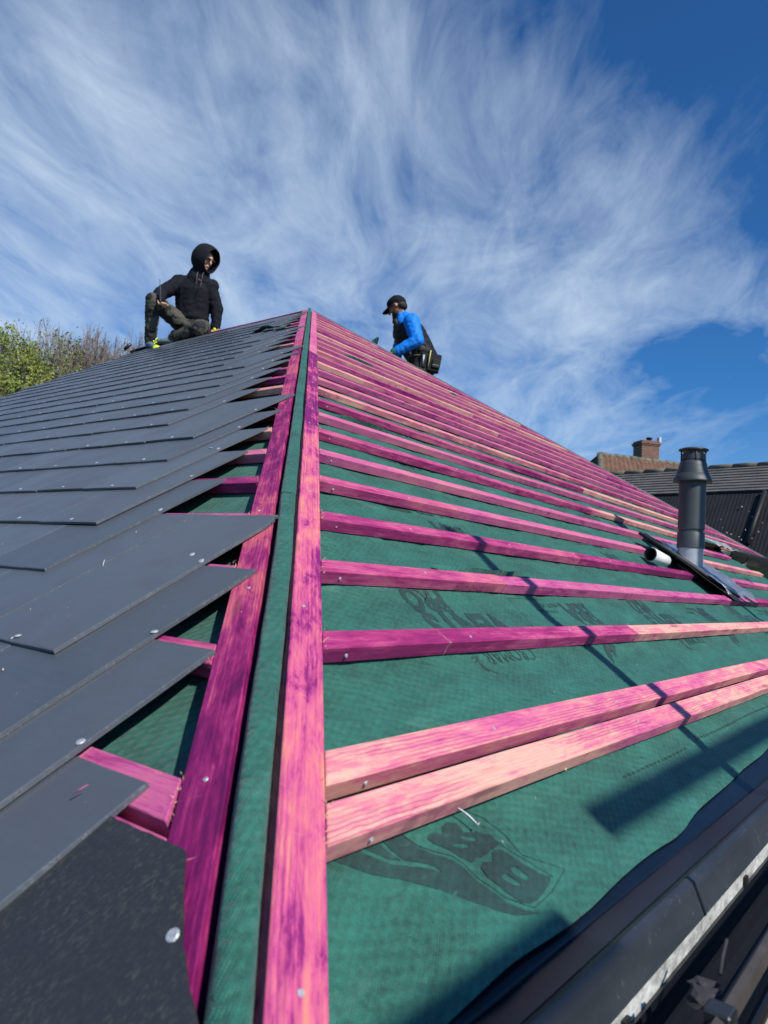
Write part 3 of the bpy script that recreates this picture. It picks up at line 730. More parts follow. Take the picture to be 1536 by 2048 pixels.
for q in range(4):
    du = 1.215*q
    text_print('CROMAR', .968 + du, -.030, .050, .90, 0, .15)
    poly_print([[(.738+du, -.040), (.762+du, -.040), (.752+du, -.052), (.735+du, -.056)]])
    for i in range(5): line_print([(.748 - .002*i + .0*du + du, -.054 - .004*i), (.728 + du - .003*i + .012*i, -.082 - .002*i)], .0020)
    text_print('PRO', .875 + du, .163, .094, .80, .0045, .25)
    text_print('VENT3', 1.02 + du, .088, .115, .85, .005, .25)
    text_print('BBA', 1.555 + du, .130, .115, .72, .005, .2)
    for lf in (LEAF1, LEAF2): poly_print([[(1.36 + du - a_*.9 + .02, -.012 + b_*.45) for a_, b_ in lf]])
    text_print('APPROVAL', 1.42 + du, .135, .020, 1.2); text_print('CERTIFICATE', 1.36 + du, .112, .016, 1.2)
    line_print([(1.16 + du, .15), (1.36 + du, .15)], .0012); line_print([(1.16+du, .15), (1.13+du, .06), (1.10+du, .03)], .0012)
    for vv_, sgn in ((.46, 1), (.86, 1), (1.26, 1)):
        text_print('BBA', 1.15 + du + vv_*.6, vv_ + .05, .11, .82, .004, .2); text_print('VENT3', .98 + du + vv_*.9, vv_ + .16, .10, .9, .003, .2)
for j, (v_, a, b) in enumerate(((-.3455, .78, 1.12), (-.338, 1.20, 2.6), (-.300, .93, 1.25))):
    u = a
    while u < b: line_print([(u, v_), (u + .013, v_)], .0045, 'printed_dash'); u += .0215


# faint grade stamp on the side of one batten
cu = bpy.data.curves.new('txt', 'FONT'); cu.body = 'BS5534 GRADED 25X50'; cu.size = .0165; to = bpy.data.objects.new('txt', cu); col.objects.link(to)
dg = bpy.context.evaluated_depsgraph_get(); me = bpy.data.meshes.new_from_object(to.evaluated_get(dg)); bpy.data.objects.remove(to)
mobj('grade_stamp', me, roof, frame(RP(.93, GA - BW, -.020) + Vector((0, -c, -s))*.0030, Vector((1, 0, 0)), Vector((0, -s, c)), Vector((0, -c, -s))), plain('stamp_ink', (.05, .008, .03), .8))

# ---------------------------------------------------------------- loose nails and chips
def bent_nail(P_, ax, up, L=.035, r=.0011, label='', bend=.0):
    th = thing('nail', label, 'nail', P_, flat=True, group='loose nails dropped on the roof')
    pts = [P_ + ax*(L*(i/6)) + up*(.004 + bend*math.sin(i/6*math.pi)) for i in range(7)]
    tube('shank', pts, r, th, zinc, 6); e = pts[0]
    tube('head', [e - ax*.0012, e], r*2.6, th, zinc, 10)
    return th
upR = Vector((0, -s, c)); upL = Vector((-s, 0, c))
bent_nail(RP(.352, -.328, -.024), (RP(.343, -.300) - RP(.352, -.328)).normalized(), upR, .034, .0012, 'bent silver nail lying on the green membrane below the lowest batten', .002)
bent_nail(LP(.532, .10, .012), (Vector((.3, .2, .9))).normalized(), upL*0, .016, .0009, 'tiny nail standing upright on the lower slates')
bent_nail(LP(.425, -.129, .016), (LP(.40, -.125) - LP(.425, -.129)).normalized(), upL, .014, .0014, 'short pale nail shank lying near a slate corner')
for k_, (u, v, lb) in enumerate(((-.03, -.305, 'pink wood splinter lying on the slate nearest the corner'), (.80, .40, 'fine wood splinter lying on the slates further up'))):
    tag(tube('wood_splinter', [LP(u, v, .017), LP(u - .006, v + .012, .018)], [.0009, .0004], None, wood_far if k_ == 0 else splint, 5), lb, 'splinter')
tag(tube('wood_chip', [RP(.632, -.304, -.022), RP(.640, -.299, -.018)], [.0022, .0008], None, splint, 5), 'cream wood chip under the lowest pink batten', 'wood chip')

bm = bmesh.new()
for i in range(260):
    if i % 3: u, v = random.uniform(.2, 2.2), random.uniform(-.43, 1.0); p = RP(u + max(0, v)*.9, v, hm(u + max(0, v)*.9, v) + .0012)
    else: v = random.uniform(-.3, 1.4); p = LP(v*c + random.uniform(.3, 1.2), v, .0215)
    q = Vector([random.uniform(-1, 1) for _ in range(3)]).normalized()*random.uniform(.0012, .0030); r_ = q.cross(Vector((.3, .5, 1))).normalized()*random.uniform(.0005, .0011)
    bm.faces.new([bm.verts.new(x) for x in (p - q, p + r_, p + q, p - r_)])
o = mobj('sawdust', bmesh_to(bm, 'sawdust'), roof, None, splint); o['kind'] = 'stuff'

# ---------------------------------------------------------------- flue
flue = thing('flue_pipe', 'dark grey flue pipe with flared collar and flat rain cap rising through the battens', 'flue', RP(3.6, .47, -.03) - Vector((0, 0, .035)))
B0 = Matrix.Identity(4); R_ = .066
lathe('sleeve', [(R_-.004, -.14), (R_-.003, .160)], flue, B0, flue_l)
lathe('socket', [(R_-.003, .152), (R_+.0015, .155), (R_+.0015, .232), (R_-.001, .236), (R_-.006, .240)], flue, B0, flue_m)
lathe('pipe', [(R_-.006, .239), (R_-.006, .246), (R_, .252), (R_, .52)], flue, B0, flue_m)
lathe('collar', [(R_-.002, .506), (.092, .498), (.097, .503), (.096, .510), (.082, .540), (.0805, .541), (.078, .554), (.0765, .555), (.071, .580), (.0695, .581), (.066, .600), (.061, .607), (.058, .610)], flue, B0, flue_m)
lathe('upper_pipe', [(.0555, .604), (.0555, .612), (.0600, .615), (.0600, .645), (.056, .648)], flue, B0, flue_m)
lathe('rain_cap', [(.0, .668), (.071, .664), (.074, .667), (.073, .671), (.055, .677), (.0, .680)], flue, B0, flue_m)
for k in range(4):
    a = k*math.pi/2 + .5; x, y = .0605*math.cos(a), .0605*math.sin(a)
    tube('cap_strut', [(x, y, .59), (x*1.01, y*1.01, .668)], .0035, flue, flue_m, 6)
# flashing sheet, a black sheet for the shade under it and a roll of white tube, in the frame of the slope
fl = thing('flue_flashing', 'crumpled silver flashing sheet round the foot of the flue, over a black sheet for its shade', 'flashing', RP(3.6, .47, -.01), flat=True)
def flash(uu, vv):
    u = 3.33 + .58*uu; v = .17 + .52*vv
    n = .016 + .010*nz(u, v, 9, 70) + .006*nz(u, v, 25, 71) + .022*max(0, .25-uu)/.25*(.4 + vv) - .03*max(0, .12-vv)/.12
    r_ = math.hypot(u-3.6, v-.47); n += .006*math.exp(-(r_/.085)**2)
    v += .012*nz(u, 0, 20, 72)*(1-vv); return RP(u + .015*nz(0, v, 12, 73), v, n)
grid('flashing_sheet', 50, 50, flash, fl, lead, thick=.0015)
def flash2(uu, vv):
    p = flash(uu, vv); u = 3.28 + .58*uu; v = .15 + .52*vv
    n = .004 + .010*nz(u, v, 8, 75) + .03*max(0, .25-uu)/.25*(.4+vv); return RP(u, v, n - .006)
grid('under_flashing_shade', 40, 40, flash2, fl, rubber, thick=.004)  # black sheet put in for the shade beneath the lifted flashing
tube('rolled_edge', [RP(3.24, .68, .035), RP(3.27, .55, .036), RP(3.31, .42, .030), RP(3.35, .30, .022), RP(3.42, .17, .016)], [.007, .012, .014, .011, .006], fl, rubber, 10)
wt_ = thing('white_tube', 'short white plastic tube with a black mouth lying beside the flue flashing', 'tube', RP(3.05, .5, .0), flat=True)
def cyl_open(name, a, b, r0, r1, par, m_):
    o = tube(name, [a, a.lerp(b, .5), b], [r0, (r0+r1)/2, r1], par, m_, 22, cap=False)
    md = o.modifiers.new('thickness', 'SOLIDIFY'); md.thickness = .003; return o
cyl_open('tube_body', RP(3.00, .50, .008), RP(3.13, .465, .004), .030, .024, wt_, white_pl); cyl_open('black_lining', RP(2.995, .501, .0082), RP(3.12, .466, .004), .0285, .021, wt_, rubber)

# far gutter corner with torn membrane lying over it
fg = thing('far_gutter', 'black gutter end at the far eaves corner with torn membrane over its rim', 'gutter', (6.6, .86, .42), flat=True)
ga = RP(5.72, .905, .02)
def hg(uu, vv):
    a = math.pi*(vv); return ga + Vector((2.4*uu, 0, 0)) + Vector((0, .062*math.cos(a), -.085*math.sin(a)))
grid('gutter_channel', 2, 14, hg, fg, plain('black_gutter_far', (.016, .016, .016), .4), thick=.006)
for x in (0.02, .55): tube('gutter_joint', [ga + Vector((x, .066*math.cos(a), -.090*math.sin(a))) for a in [math.pi*i/10 for i in range(11)]], .009, fg, rubber, 8)
tube('downpipe', [ga + Vector((.62, 0, -.07)), ga + Vector((.62, .02, -.5)), ga + Vector((.62, .3, -.8))], .035, fg, plain('grey_downpipe', (.06, .065, .07), .4), 12)
def torn(uu, vv):
    return ga + Vector((-.50 + .66*uu, .09 - .16*vv + (uu-1)*.02, (.09 - .16*vv)*.5 + .012 + .020*nz(uu*3, vv*2, 1.7, 80) + .05*max(0, uu-.8)))
grid('torn_membrane', 20, 6, torn, fg, plain('pale_torn_sheet', (.30, .31, .29), .5, 0, .3, 12), thick=.002)

# ---------------------------------------------------------------- people
_ib = bmesh.new(); bmesh.ops.create_icosphere(_ib, subdivisions=2, radius=1.0); ICO = [v.co.copy() for v in _ib.verts]; _ib.free()
def hull_caps(bm, a, b, ra, rb):
    t_bm = bmesh.new()
    for p, r in ((a, ra), (b, rb)):
        rr = Vector(r) if isinstance(r, (tuple, list)) else Vector((r, r, r))
        for q in ICO: t_bm.verts.new(p + Vector((q.x*rr.x, q.y*rr.y, q.z*rr.z)))
    bmesh.ops.convex_hull(t_bm, input=list(t_bm.verts))
    lone = [v for v in t_bm.verts if not v.link_faces]
    bmesh.ops.delete(t_bm, geom=lone, context='VERTS')
    me = bpy.data.meshes.new('t'); t_bm.to_mesh(me); t_bm.free(); bm.from_mesh(me); bpy.data.meshes.remove(me)
def blob(name, caps, voxel, parent, m_, smooth=4, wr=0., wsc=14., seed=0):
    bm = bmesh.new()
    for cp in caps: hull_caps(bm, Vector(cp[0]), Vector(cp[1]), cp[2], cp[3])
    me = bpy.data.meshes.new(name); bm.to_mesh(me); bm.free()
    o = bpy.data.objects.new(name, me); col.objects.link(o)
    r = o.modifiers.new('r', 'REMESH'); r.mode = 'VOXEL'; r.voxel_size = voxel
    if smooth: sm_ = o.modifiers.new('s', 'SMOOTH'); sm_.factor = .5; sm_.iterations = smooth
    dg = bpy.context.evaluated_depsgraph_get(); me2 = bpy.data.meshes.new_from_object(o.evaluated_get(dg)); bpy.data.objects.remove(o); me2.name = name
    if wr:
        me2.update(); ns = [v.normal.copy() for v in me2.vertices]
        for v, nn in zip(me2.vertices, ns):
            q = v.co*wsc + Vector((seed, 0, 0)); k = noise.noise(Vector((q.x, q.y, q.z*1.8))) + .5*noise.noise(q*2.3)
            v.co += nn*wr*(1 - abs(k)*2.2)
    for p in me2.polygons: p.use_smooth = True
    me2.materials.clear(); me2.materials.append(m_)
    o = bpy.data.objects.new(name, me2); col.objects.link(o); o.parent = parent; return o
V = Vector
skin = plain('skin', (.58, .32, .22), .5, 0, .10, 60); skin2 = plain('tanned_skin', (.33, .15, .085), .5, 0, .12, 60)
black_cloth = plain('black_cotton', (.0105, .0115, .016), .85, 0, .3, 300, .2); hood_in = plain('hood_lining', (.010, .010, .013), .9)
def camo_(g, bs):
    o = coords(g); n = g.noise(o, 8, 2, .5, .5); n2 = g.noise(o, 300, 2)
    c0 = g.ramp(n, [(.40, (.012, .013, .014)), (.49, (.012, .013, .014)), (.51, (.065, .062, .046)), (.9, (.09, .086, .066))])
    g.link(c0, bs.inputs['Base Color']); bs.inputs['Roughness'].default_value = .85; bump(g, bs, n2, .2, .001)
trouser = mat('grey_black_work_trousers', camo_)
blue_cl = plain('bright_blue_jersey', (.004, .20, .70), .6, 0, .12, 120, .3); vest_m = plain('black_body_warmer', (.011, .011, .012), .6, 0, .25, 120, .3)
dk_trs = plain('black_work_trousers', (.010, .011, .010), .8, 0, .3, 120); lime = plain('lime_yellow_rubber', (.72, .90, .02), .5); trainer = plain('grey_trainer', (.12, .17, .18), .6, 0, .4, 60)
hair = plain('dark_hair', (.012, .009, .007), .7); beard_m = plain('dark_beard', (.022, .014, .010), .8, 0, .3, 200)

def head_caps(C, fwd, up, k=1.0):
    """skull, jaw, nose, ears as tapered hulls; C head centre, fwd where the face looks"""
    side = fwd.cross(up).normalized(); f, u_ = fwd, up
    P_ = lambda a, b, d: C + f*a*k + side*b*k + u_*d*k
    caps = [(P_(-.015, 0, .035), P_(.012, 0, .030), .088*k, .080*k), (P_(.0, 0, .02), P_(.030, 0, -.055), .074*k, .048*k), (P_(.030, 0, -.050), P_(.055, 0, -.082), .045*k, .024*k),
            (P_(.082, 0, .015), P_(.106, 0, -.022), .010*k, .0135*k), (P_(.078, 0, .032), P_(.076, 0, .032), .020*k, .020*k),
            (P_(.080, -.018, -.052), P_(.080, .018, -.052), .0085*k, .0085*k)]
    for sg in (-1, 1):
        caps += [(P_(-.005, sg*.078, .010), P_(-.012, sg*.084, -.018), .015*k, .010*k), (P_(.066, sg*.030, .030), P_(.068, sg*.045, .026), .014*k, .010*k), (P_(.055, sg*.036, -.018), P_(.052, sg*.040, -.022), .022*k, .02*k)]
    return caps
def hand_caps(wr, d, n, palm=.085, curl=.7, k=1.0, thumb=1):
    """palm and five curled fingers; wr wrist, d along the hand, n palm normal (fingers curl towards n)"""
    d = d.normalized(); n = (n - d*n.dot(d)).normalized(); sd = d.cross(n)
    caps = []
    kn = [wr + d*palm*k + sd*x*k for x in (-.030, -.010, .010, .029)]
    for x, kk in zip((-.022, -.007, .007, .021), kn): caps.append((wr + sd*x*k, kk, .0145*k, .0115*k))
    for i, (kk, L) in enumerate(zip(kn, (.066, .076, .071, .056))):
        a = curl*.9; p = kk; dd = d
        for j, fr in enumerate((.45, .30, .25)):
            ang = curl*(1.0 if j else .75); dd2 = (dd*math.cos(ang) + n*math.sin(ang)).normalized(); n = (n*1.0); q = p + dd2*L*fr*k
            caps.append((p, q, (.0098 - .0011*j)*k, (.0088 - .0012*j)*k)); p = q
            perp = (n - dd2*n.dot(dd2)); dd = dd2
            if perp.length < .05: break
    tb = wr + d*.025*k + sd*(-.026*thumb)*k
    t1 = tb + (d*.55 - sd*thumb*.75 + n*.35).normalized()*.038*k; t2 = t1 + (d*.8 + n*.6 - sd*thumb*.1).normalized()*.030*k
    caps += [(wr + d*.01*k, tb, .014*k, .013*k), (tb, t1, .013*k, .011*k), (t1, t2, .011*k, .009*k)]
    return caps
YAW = RAD(-52.157)

# --- man in the black hoodie, sitting at the end of the ridge
m1 = thing('person', 'man in black hoodie with hood up sitting on the ridge above the slates', 'person', (4.526, 5.912, 2.599), yaw=YAW)
hc = V((.020, -.165, .765)); ff = V((.86, -.42, -.30)).normalized(); fu = V((0, 0, 1)); fu = (fu - ff*fu.dot(ff)).normalized()
neck = V((-.045, -.105, .600)); chest = V((-.085, -.085, .44)); waist = V((-.10, -.02, .17)); pel = V((-.085, .0, .055))
shR, elR, wrR = V((-.265, -.10, .535)), V((-.415, -.20, .345)), V((-.345, -.385, .215))
shL, elL, wrL = V((.110, -.09, .515)), V((.168, -.03, .285)), V((.168, -.02, .075))
hpR, knR, anR = V((-.17, -.05, .065)), V((-.425, -.36, .215)), V((-.470, -.195, -.175))
hpL, knL, anL = V((.01, -.03, .055)), V((.085, -.36, -.055)), V((-.225, -.185, -.125))
toR, toL = V((-.345, -.36, -.300)), V((-.40, -.17, -.165))
body = head_caps(hc, ff, fu) + [(hc + V((-.02, .03, -.05)), neck, .050, .056), (neck, chest, .06, (.15, .10, .11)), (chest, waist, (.14, .09, .1), (.125, .09, .09)), (waist, pel, (.13, .09, .1), (.14, .11, .09)),
    (shR, elR, .048, .040), (elR, wrR, .040, .028), (shL, elL, .048, .040), (elL, wrL, .040, .028), (hpR, knR, .078, .055), (knR, anR, .055, .036), (hpL, knL, .078, .055), (knL, anL, .055, .036), (anR, anR + V((0, 0, -.035)), .034, .034), (anR + V((0, 0, -.035)), toR, .030, .022), (anL, anL + V((0, 0, -.035)), .034, .034), (anL + V((0, 0, -.035)), toL, .030, .022)]
body += hand_caps(wrR, V((.25, -.35, -.55)), V((.5, -.35, .25)), curl=.95, k=1.12) + hand_caps(wrL, V((0, -.30, -.5)), V((0, -.8, .4)), curl=.35, k=1.0)
blob('body', body, .0085, m1, skin, 3)
hoodie = [(neck + V((0, .01, -.01)), chest, .085, (.205, .14, .15)), (chest, waist, (.203, .14, .13), (.182, .14, .10)), (waist, waist + V((0, 0, -.03)), (.192, .148, .06), (.186, .142, .05)),
    (hc + V((-.035, .035, -.10)), neck + V((0, .01, -.035)), .088, .135), (shR + V((.03, 0, -.01)), elR, .088, .074), (elR, wrR, .071, .050), (shL + V((-.03, 0, -.01)), elL, .086, .070), (elL, wrL, .069, .050), (shR, shL, .075, .075), (hc + V((-.045, .05, -.12)), neck + V((-.02, .04, -.02)), .085, .10), (neck + V((.03, -.06, .0)), chest + V((.02, -.06, .06)), .05, .06)]
blob('hoodie', hoodie, .011, m1, black_cloth, 4, .0050, 9, 3)
# hood: an open shell round the head
def hood(k_out, name, m_):
    sd_ = ff.cross(fu).normalized(); v = []; f = []; NA, NB = 28, 16
    for j in range(NB):
        b = j/(NB-1); ang = RAD(2) + b*RAD(126)
        for i in range(NA):
            a = 2*math.pi*i/NA; rr = math.sin(ang); ax = -math.cos(ang)
            R1 = V((.128, .122, .150))*k_out
            p = hc + V((0, 0, .028)) - ff*0 + sd_*math.cos(a)*rr*R1.x*1.0 + fu*math.sin(a)*rr*R1.z + ff*ax*R1.y*1.08
            if b > .6: p += ff*.05*(b-.6)/.4 - fu*.012*(b-.6)/.4
            if math.sin(a) < 0: p += fu*.01*math.sin(a) - ff*.012*(b)
            p += (p - hc).normalized()*.006*noise.noise(p*16); v.append(p)
    for j in range(NB-1):
        for i in range(NA): f.append((j*NA+i, j*NA+(i+1) % NA, (j+1)*NA+(i+1) % NA, (j+1)*NA+i))
    f.append(tuple(range(NA))[::-1])
    o = mobj(name, pyd(name, v, f, True), m1, None, m_); md = o.modifiers.new('t', 'SOLIDIFY'); md.thickness = .012; md.offset = -1
    ss = o.modifiers.new('ss', 'SUBSURF'); ss.levels = 1; ss.render_levels = 1; return o
hood(.98, 'hood', black_cloth)
sd1 = ff.cross(fu).normalized()
for sg in (-1, 1):
    e0 = hc + ff*.094 + fu*.020 + sd1*sg*.032; blob('dark_eye_blob', [(e0 - sd1*.012, e0 + sd1*.012, .0135, .0135)], .004, m1, rubber, 1)  # dark rounded blob over each eye
    q0 = neck + V((.055, -.105, .02)) + V((sg*.03, 0, 0)); tube('drawstring', [q0, q0 + V((.0, -.045, -.05)), q0 + V((-.005*sg, -.055, -.15)), q0 + V((-.012*sg, -.06, -.20 if sg > 0 else -.15))], .0035, m1, plain('drawstring_cord', (.12, .12, .13), .6), 6)
tr1 = [(hpR, knR, (.098), .080), (knR, anR, .078, .058), (hpL, knL, .098, .080), (knL, anL, .078, .058), (hpR, hpL, .11, .11), (pel, waist + V((0, 0, -.06)), (.15, .12, .1), (.135, .11, .06))]
blob('trousers', tr1, .011, m1, trouser, 2, .0075, 12, 9)
for nm, an, to in (('R', anR, toR), ('L', anL, toL)):
    dd = (to - an); dd.normalize(); so_ = an + V((0, 0, -.035))
    blob('sock', [(an + V((0, .005, .05)), an, .046, .044)], .008, m1, black_cloth, 1)
    blob('shoe', [(an + V((0, .01, -.012)), so_, .050, .050), (so_, to, (.045, .045, .036), (.040, .042, .030)), (so_ - dd*.03, so_, .038, .04)], .008, m1, trainer, 2)
    blob('toe_cap', [(to + dd*.018, to + dd*.034 + V((0, 0, -.005)), .044, .034)], .006, m1, lime, 2)
    blob('sole', [(so_ + V((0, 0, -.045)) - dd*.04, to + V((0, 0, -.030)) + dd*.02, (.042, .042, .012), (.042, .042, .012))], .006, m1, rubber, 2)
    for q in range(4):
        e0 = an.lerp(to, .25 + .15*q) + V((.030, -.030, .012 - .01*q)); blob('lime_eyelet', [(e0, e0 + V((0, 0, -.008)), .0085, .007)], .004, m1, lime, 1)
blob('glove_cuff', [(wrL + V((.0, -.020, -.018)), wrL + V((0, -.028, -.026)), .026, .022)], .008, m1, lime, 2)
lg = []
for i in range(5): tube('chest_logo', [chest + V((.075 + .009*i, -.142 - .003*i, .085 - .007*i)), chest + V((.081 + .009*i, -.143 - .003*i, .095 - .007*i))], .0025, m1, plain('logo_pink', (.62, .22, .26), .7), 5)
kt = thing('slate_knife', 'dark slater\'s knife held upright in the hooded man\'s right hand', 'knife', (4.526, 5.912, 2.599), yaw=YAW)
hnd = wrR + V((.028, -.065, -.045)); ax = V((-.10, -.06, 1)).normalized()
tube('handle', [hnd - ax*.05, hnd + ax*.07], [.014, .013], kt, rubber, 10); bm = bmesh.new(); box_bm(bm, -.012, .012, -.0012, .0012, 0, .17)
mobj('blade', bmesh_to(bm, 'blade'), kt, Matrix.Translation(hnd + ax*.07) @ ax.to_track_quat('Z', 'Y').to_matrix().to_4x4(), plain('blade_steel', (.10, .10, .11), .4, .8))
# hammer lying at the verge beside the foot
hm_ = thing('hammer', 'black handled hammer lying on the verge beside the hooded man\'s shoe', 'hammer', (4.0, 6.2, 2.25), flat=True)
hb = LP(6.38, 4.38, .03)
tube('handle', [hb, hb + V((.16, -.10, .10))], [.017, .014], hm_, rubber, 10); tube('head', [hb + V((-.03, .075, .03)), hb + V((.01, .02, .10))], .018, hm_, plain('hammer_steel', (.05, .05, .055), .4, .7), 10); tube('striking_face', [hb + V((-.034, .082, .025)), hb + V((-.03, .075, .03))], .0175, hm_, zinc, 10)

# --- man in blue behind the far hip
m2 = thing('person', 'man in black cap and blue jersey with black body warmer kneeling behind the far hip', 'person', (5.705, 3.798, 2.36), yaw=YAW)
hc2 = V((-.245, -.085, .515)); f2 = V((-.80, .34, -.42)).normalized(); u2 = V((0, 0, 1)); u2 = (u2 - f2*u2.dot(f2)).normalized(); s2 = f2.cross(u2).normalized()
nk = V((-.185, -.065, .405)); ch = V((-.105, -.06, .25)); wa = V((.025, -.02, .045)); pe = V((.065, -.0, -.06))
sN, eN, wN = V((-.095, -.225, .330)), V((-.025, -.300, .110)), V((-.215, -.285, -.005)); sF, eF, wF = V((-.165, .115, .345)), V((-.22, .20, .11)), V((-.33, .12, -.04))
kN, aN = V((-.10, -.20, -.42)), V((.28, -.22, -.50)); kF, aF = V((-.10, .16, -.42)), V((.28, .18, -.50))
b2 = head_caps(hc2, f2, u2) + [(hc2 - f2*.02, nk, .054, .058), (nk, ch, .06, (.12, .14, .12)), (ch, wa, (.11, .13, .11), (.11, .13, .09)), (wa, pe, (.11, .13, .1), (.12, .14, .1)),
      (sN, eN, .052, .043), (eN, wN, .043, .030), (sF, eF, .052, .043), (eF, wF, .043, .030), (pe + V((0, -.09, 0)), kN, .085, .06), (kN, aN, .056, .04), (pe + V((0, .09, 0)), kF, .085, .06), (kF, aF, .056, .04)]
b2 += hand_caps(wN, V((-.6, .02, -.35)), V((-.3, 0, -.8)), curl=.5) + hand_caps(wF, V((-.6, 0, -.35)), V((-.3, 0, -.8)), curl=.5)
blob('body', b2, .009, m2, skin2, 3)
blob('jersey', [(nk + V((-.005, .0, .022)), nk + V((.01, 0, -.04)), .066, .09), (sN, eN, .082, .070), (eN, wN, .068, .048), (sF, eF, .074, .062), (eF, wF, .060, .043), (sN + V((.0, .04, -.01)), sF + V((0, -.03, -.01)), .075, .075), (nk, ch, .09, (.125, .15, .13))], .010, m2, blue_cl, 3, .0060, 13, 5)
blob('body_warmer', [(ch + V((0, .02, .07)), ch, (.135, .155, .075), (.168, .176, .13)), (ch, wa, (.176, .178, .14), (.182, .172, .08)), (wa, wa + V((.01, 0, -.03)), (.165, .168, .06), (.160, .165, .05)), (nk + V((.07, -.11, -.045)), ch + V((.07, -.06, .02)), .035, .08), (nk + V((.02, .12, -.06)), ch + V((.03, .08, .02)), .035, .08), (nk + V((-.07, -.05, -.05)), ch + V((-.11, -.03, -.03)), .032, .04)], .010, m2, vest_m, 2, .0075, 11, 8)
blob('work_trousers', [(pe + V((0, -.09, 0)), kN, .105, .08), (kN, aN, .076, .055), (pe + V((0, .09, 0)), kF, .105, .08), (kF, aF, .076, .055), (wa + V((0, 0, -.05)), pe + V((0, 0, -.02)), (.145, .16, .06), (.15, .17, .10))], .013, m2, dk_trs, 3, .004, 14, 2)
for an, kk in ((aN, kN), (aF, kF)): blob('boot', [(an, an + V((.09, 0, -.03)), .052, .045), (an, an + V((.02, 0, .02)), .05, .05)], .01, m2, rubber, 2)
cp = [(hc2 - f2*.018 + u2*.050, hc2 + f2*.012 + u2*.047, (.098, .098, .080), (.093, .093, .070))]
blob('cap', cp, .008, m2, black_cloth, 2)
def brim(uu, vv):
    a = (uu-.5)*math.pi*.95; r0 = .088 + .085*vv*math.cos(a*.9)
    return hc2 + u2*(.040 - .020*vv - .020*(abs(uu-.5)*2)**2) + f2*(math.cos(a)*r0) + s2*(math.sin(a)*.083)
bo = grid('cap_brim', 17, 6, brim, m2, black_cloth, thick=.006)
blob('beard', [(hc2 + f2*.030 - u2*.060 - s2*.035, hc2 + f2*.062 - u2*.090, .036, .033), (hc2 + f2*.030 - u2*.060 + s2*.035, hc2 + f2*.062 - u2*.090, .036, .033)], .007, m2, beard_m, 2, .002, 60)
blob('hair', [(hc2 - f2*.035 + u2*.005, hc2 - f2*.045 - u2*.02, (.078, .078, .05), (.06, .06, .035))], .008, m2, hair, 2)
ty = plain('tool_belt_webbing', (.11, .105, .09), .8)
blob('tool_belt', [(wa + V((.02, -.07, -.045)), wa + V((.02, .07, -.045)), (.163, .10, .022), (.163, .10, .022))], .008, m2, ty, 1)
def pouch(P_, sx, sy, sz, nm='tool_pouch', m_=vest_m, ry=.15):
    bm = bmesh.new(); box_bm(bm, -sx, sx, -sy, sy, -sz, sz, bev=.012)
    return mobj(nm, bmesh_to(bm, nm), m2, Matrix.Translation(P_) @ Matrix.Rotation(ry, 4, 'Y'), m_)
pouch(V((.165, -.165, -.075)), .065, .035, .095); pouch(V((.055, -.190, -.06)), .035, .03, .08); pouch(V((.185, -.205, -.09)), .045, .014, .05, m_=dk_trs)
for i in range(5): tube('pouch_lettering', [V((.150 + .014*i, -.2205, -.110 - .002*i)), V((.156 + .014*i, -.2205, -.098 - .002*i))], .0028, m2, plain('lettering_grey', (.45, .42, .42), .7), 5)
tube('pencil', [V((.105, -.215, -.12)), V((.125, -.21, .045))], .006, m2, plain('yellow_pencil', (.55, .55, .20), .5), 6); tube('snips', [V((.05, -.225, -.11)), V((.055, -.225, -.01))], [.006, .012], m2, zinc, 8)
blob('belt_buckle', [(V((-.085, -.215, .012)), V((-.080, -.215, -.002)), .013, .011)], .005, m2, zinc, 1)
blob('glove_cuff', [(wN + V((.012, 0, .006)), wN + V((-.03, 0, -.012)), .046, .044)], .008, m2, plain('green_glove_cuff', (.03, .16, .12), .7), 2)

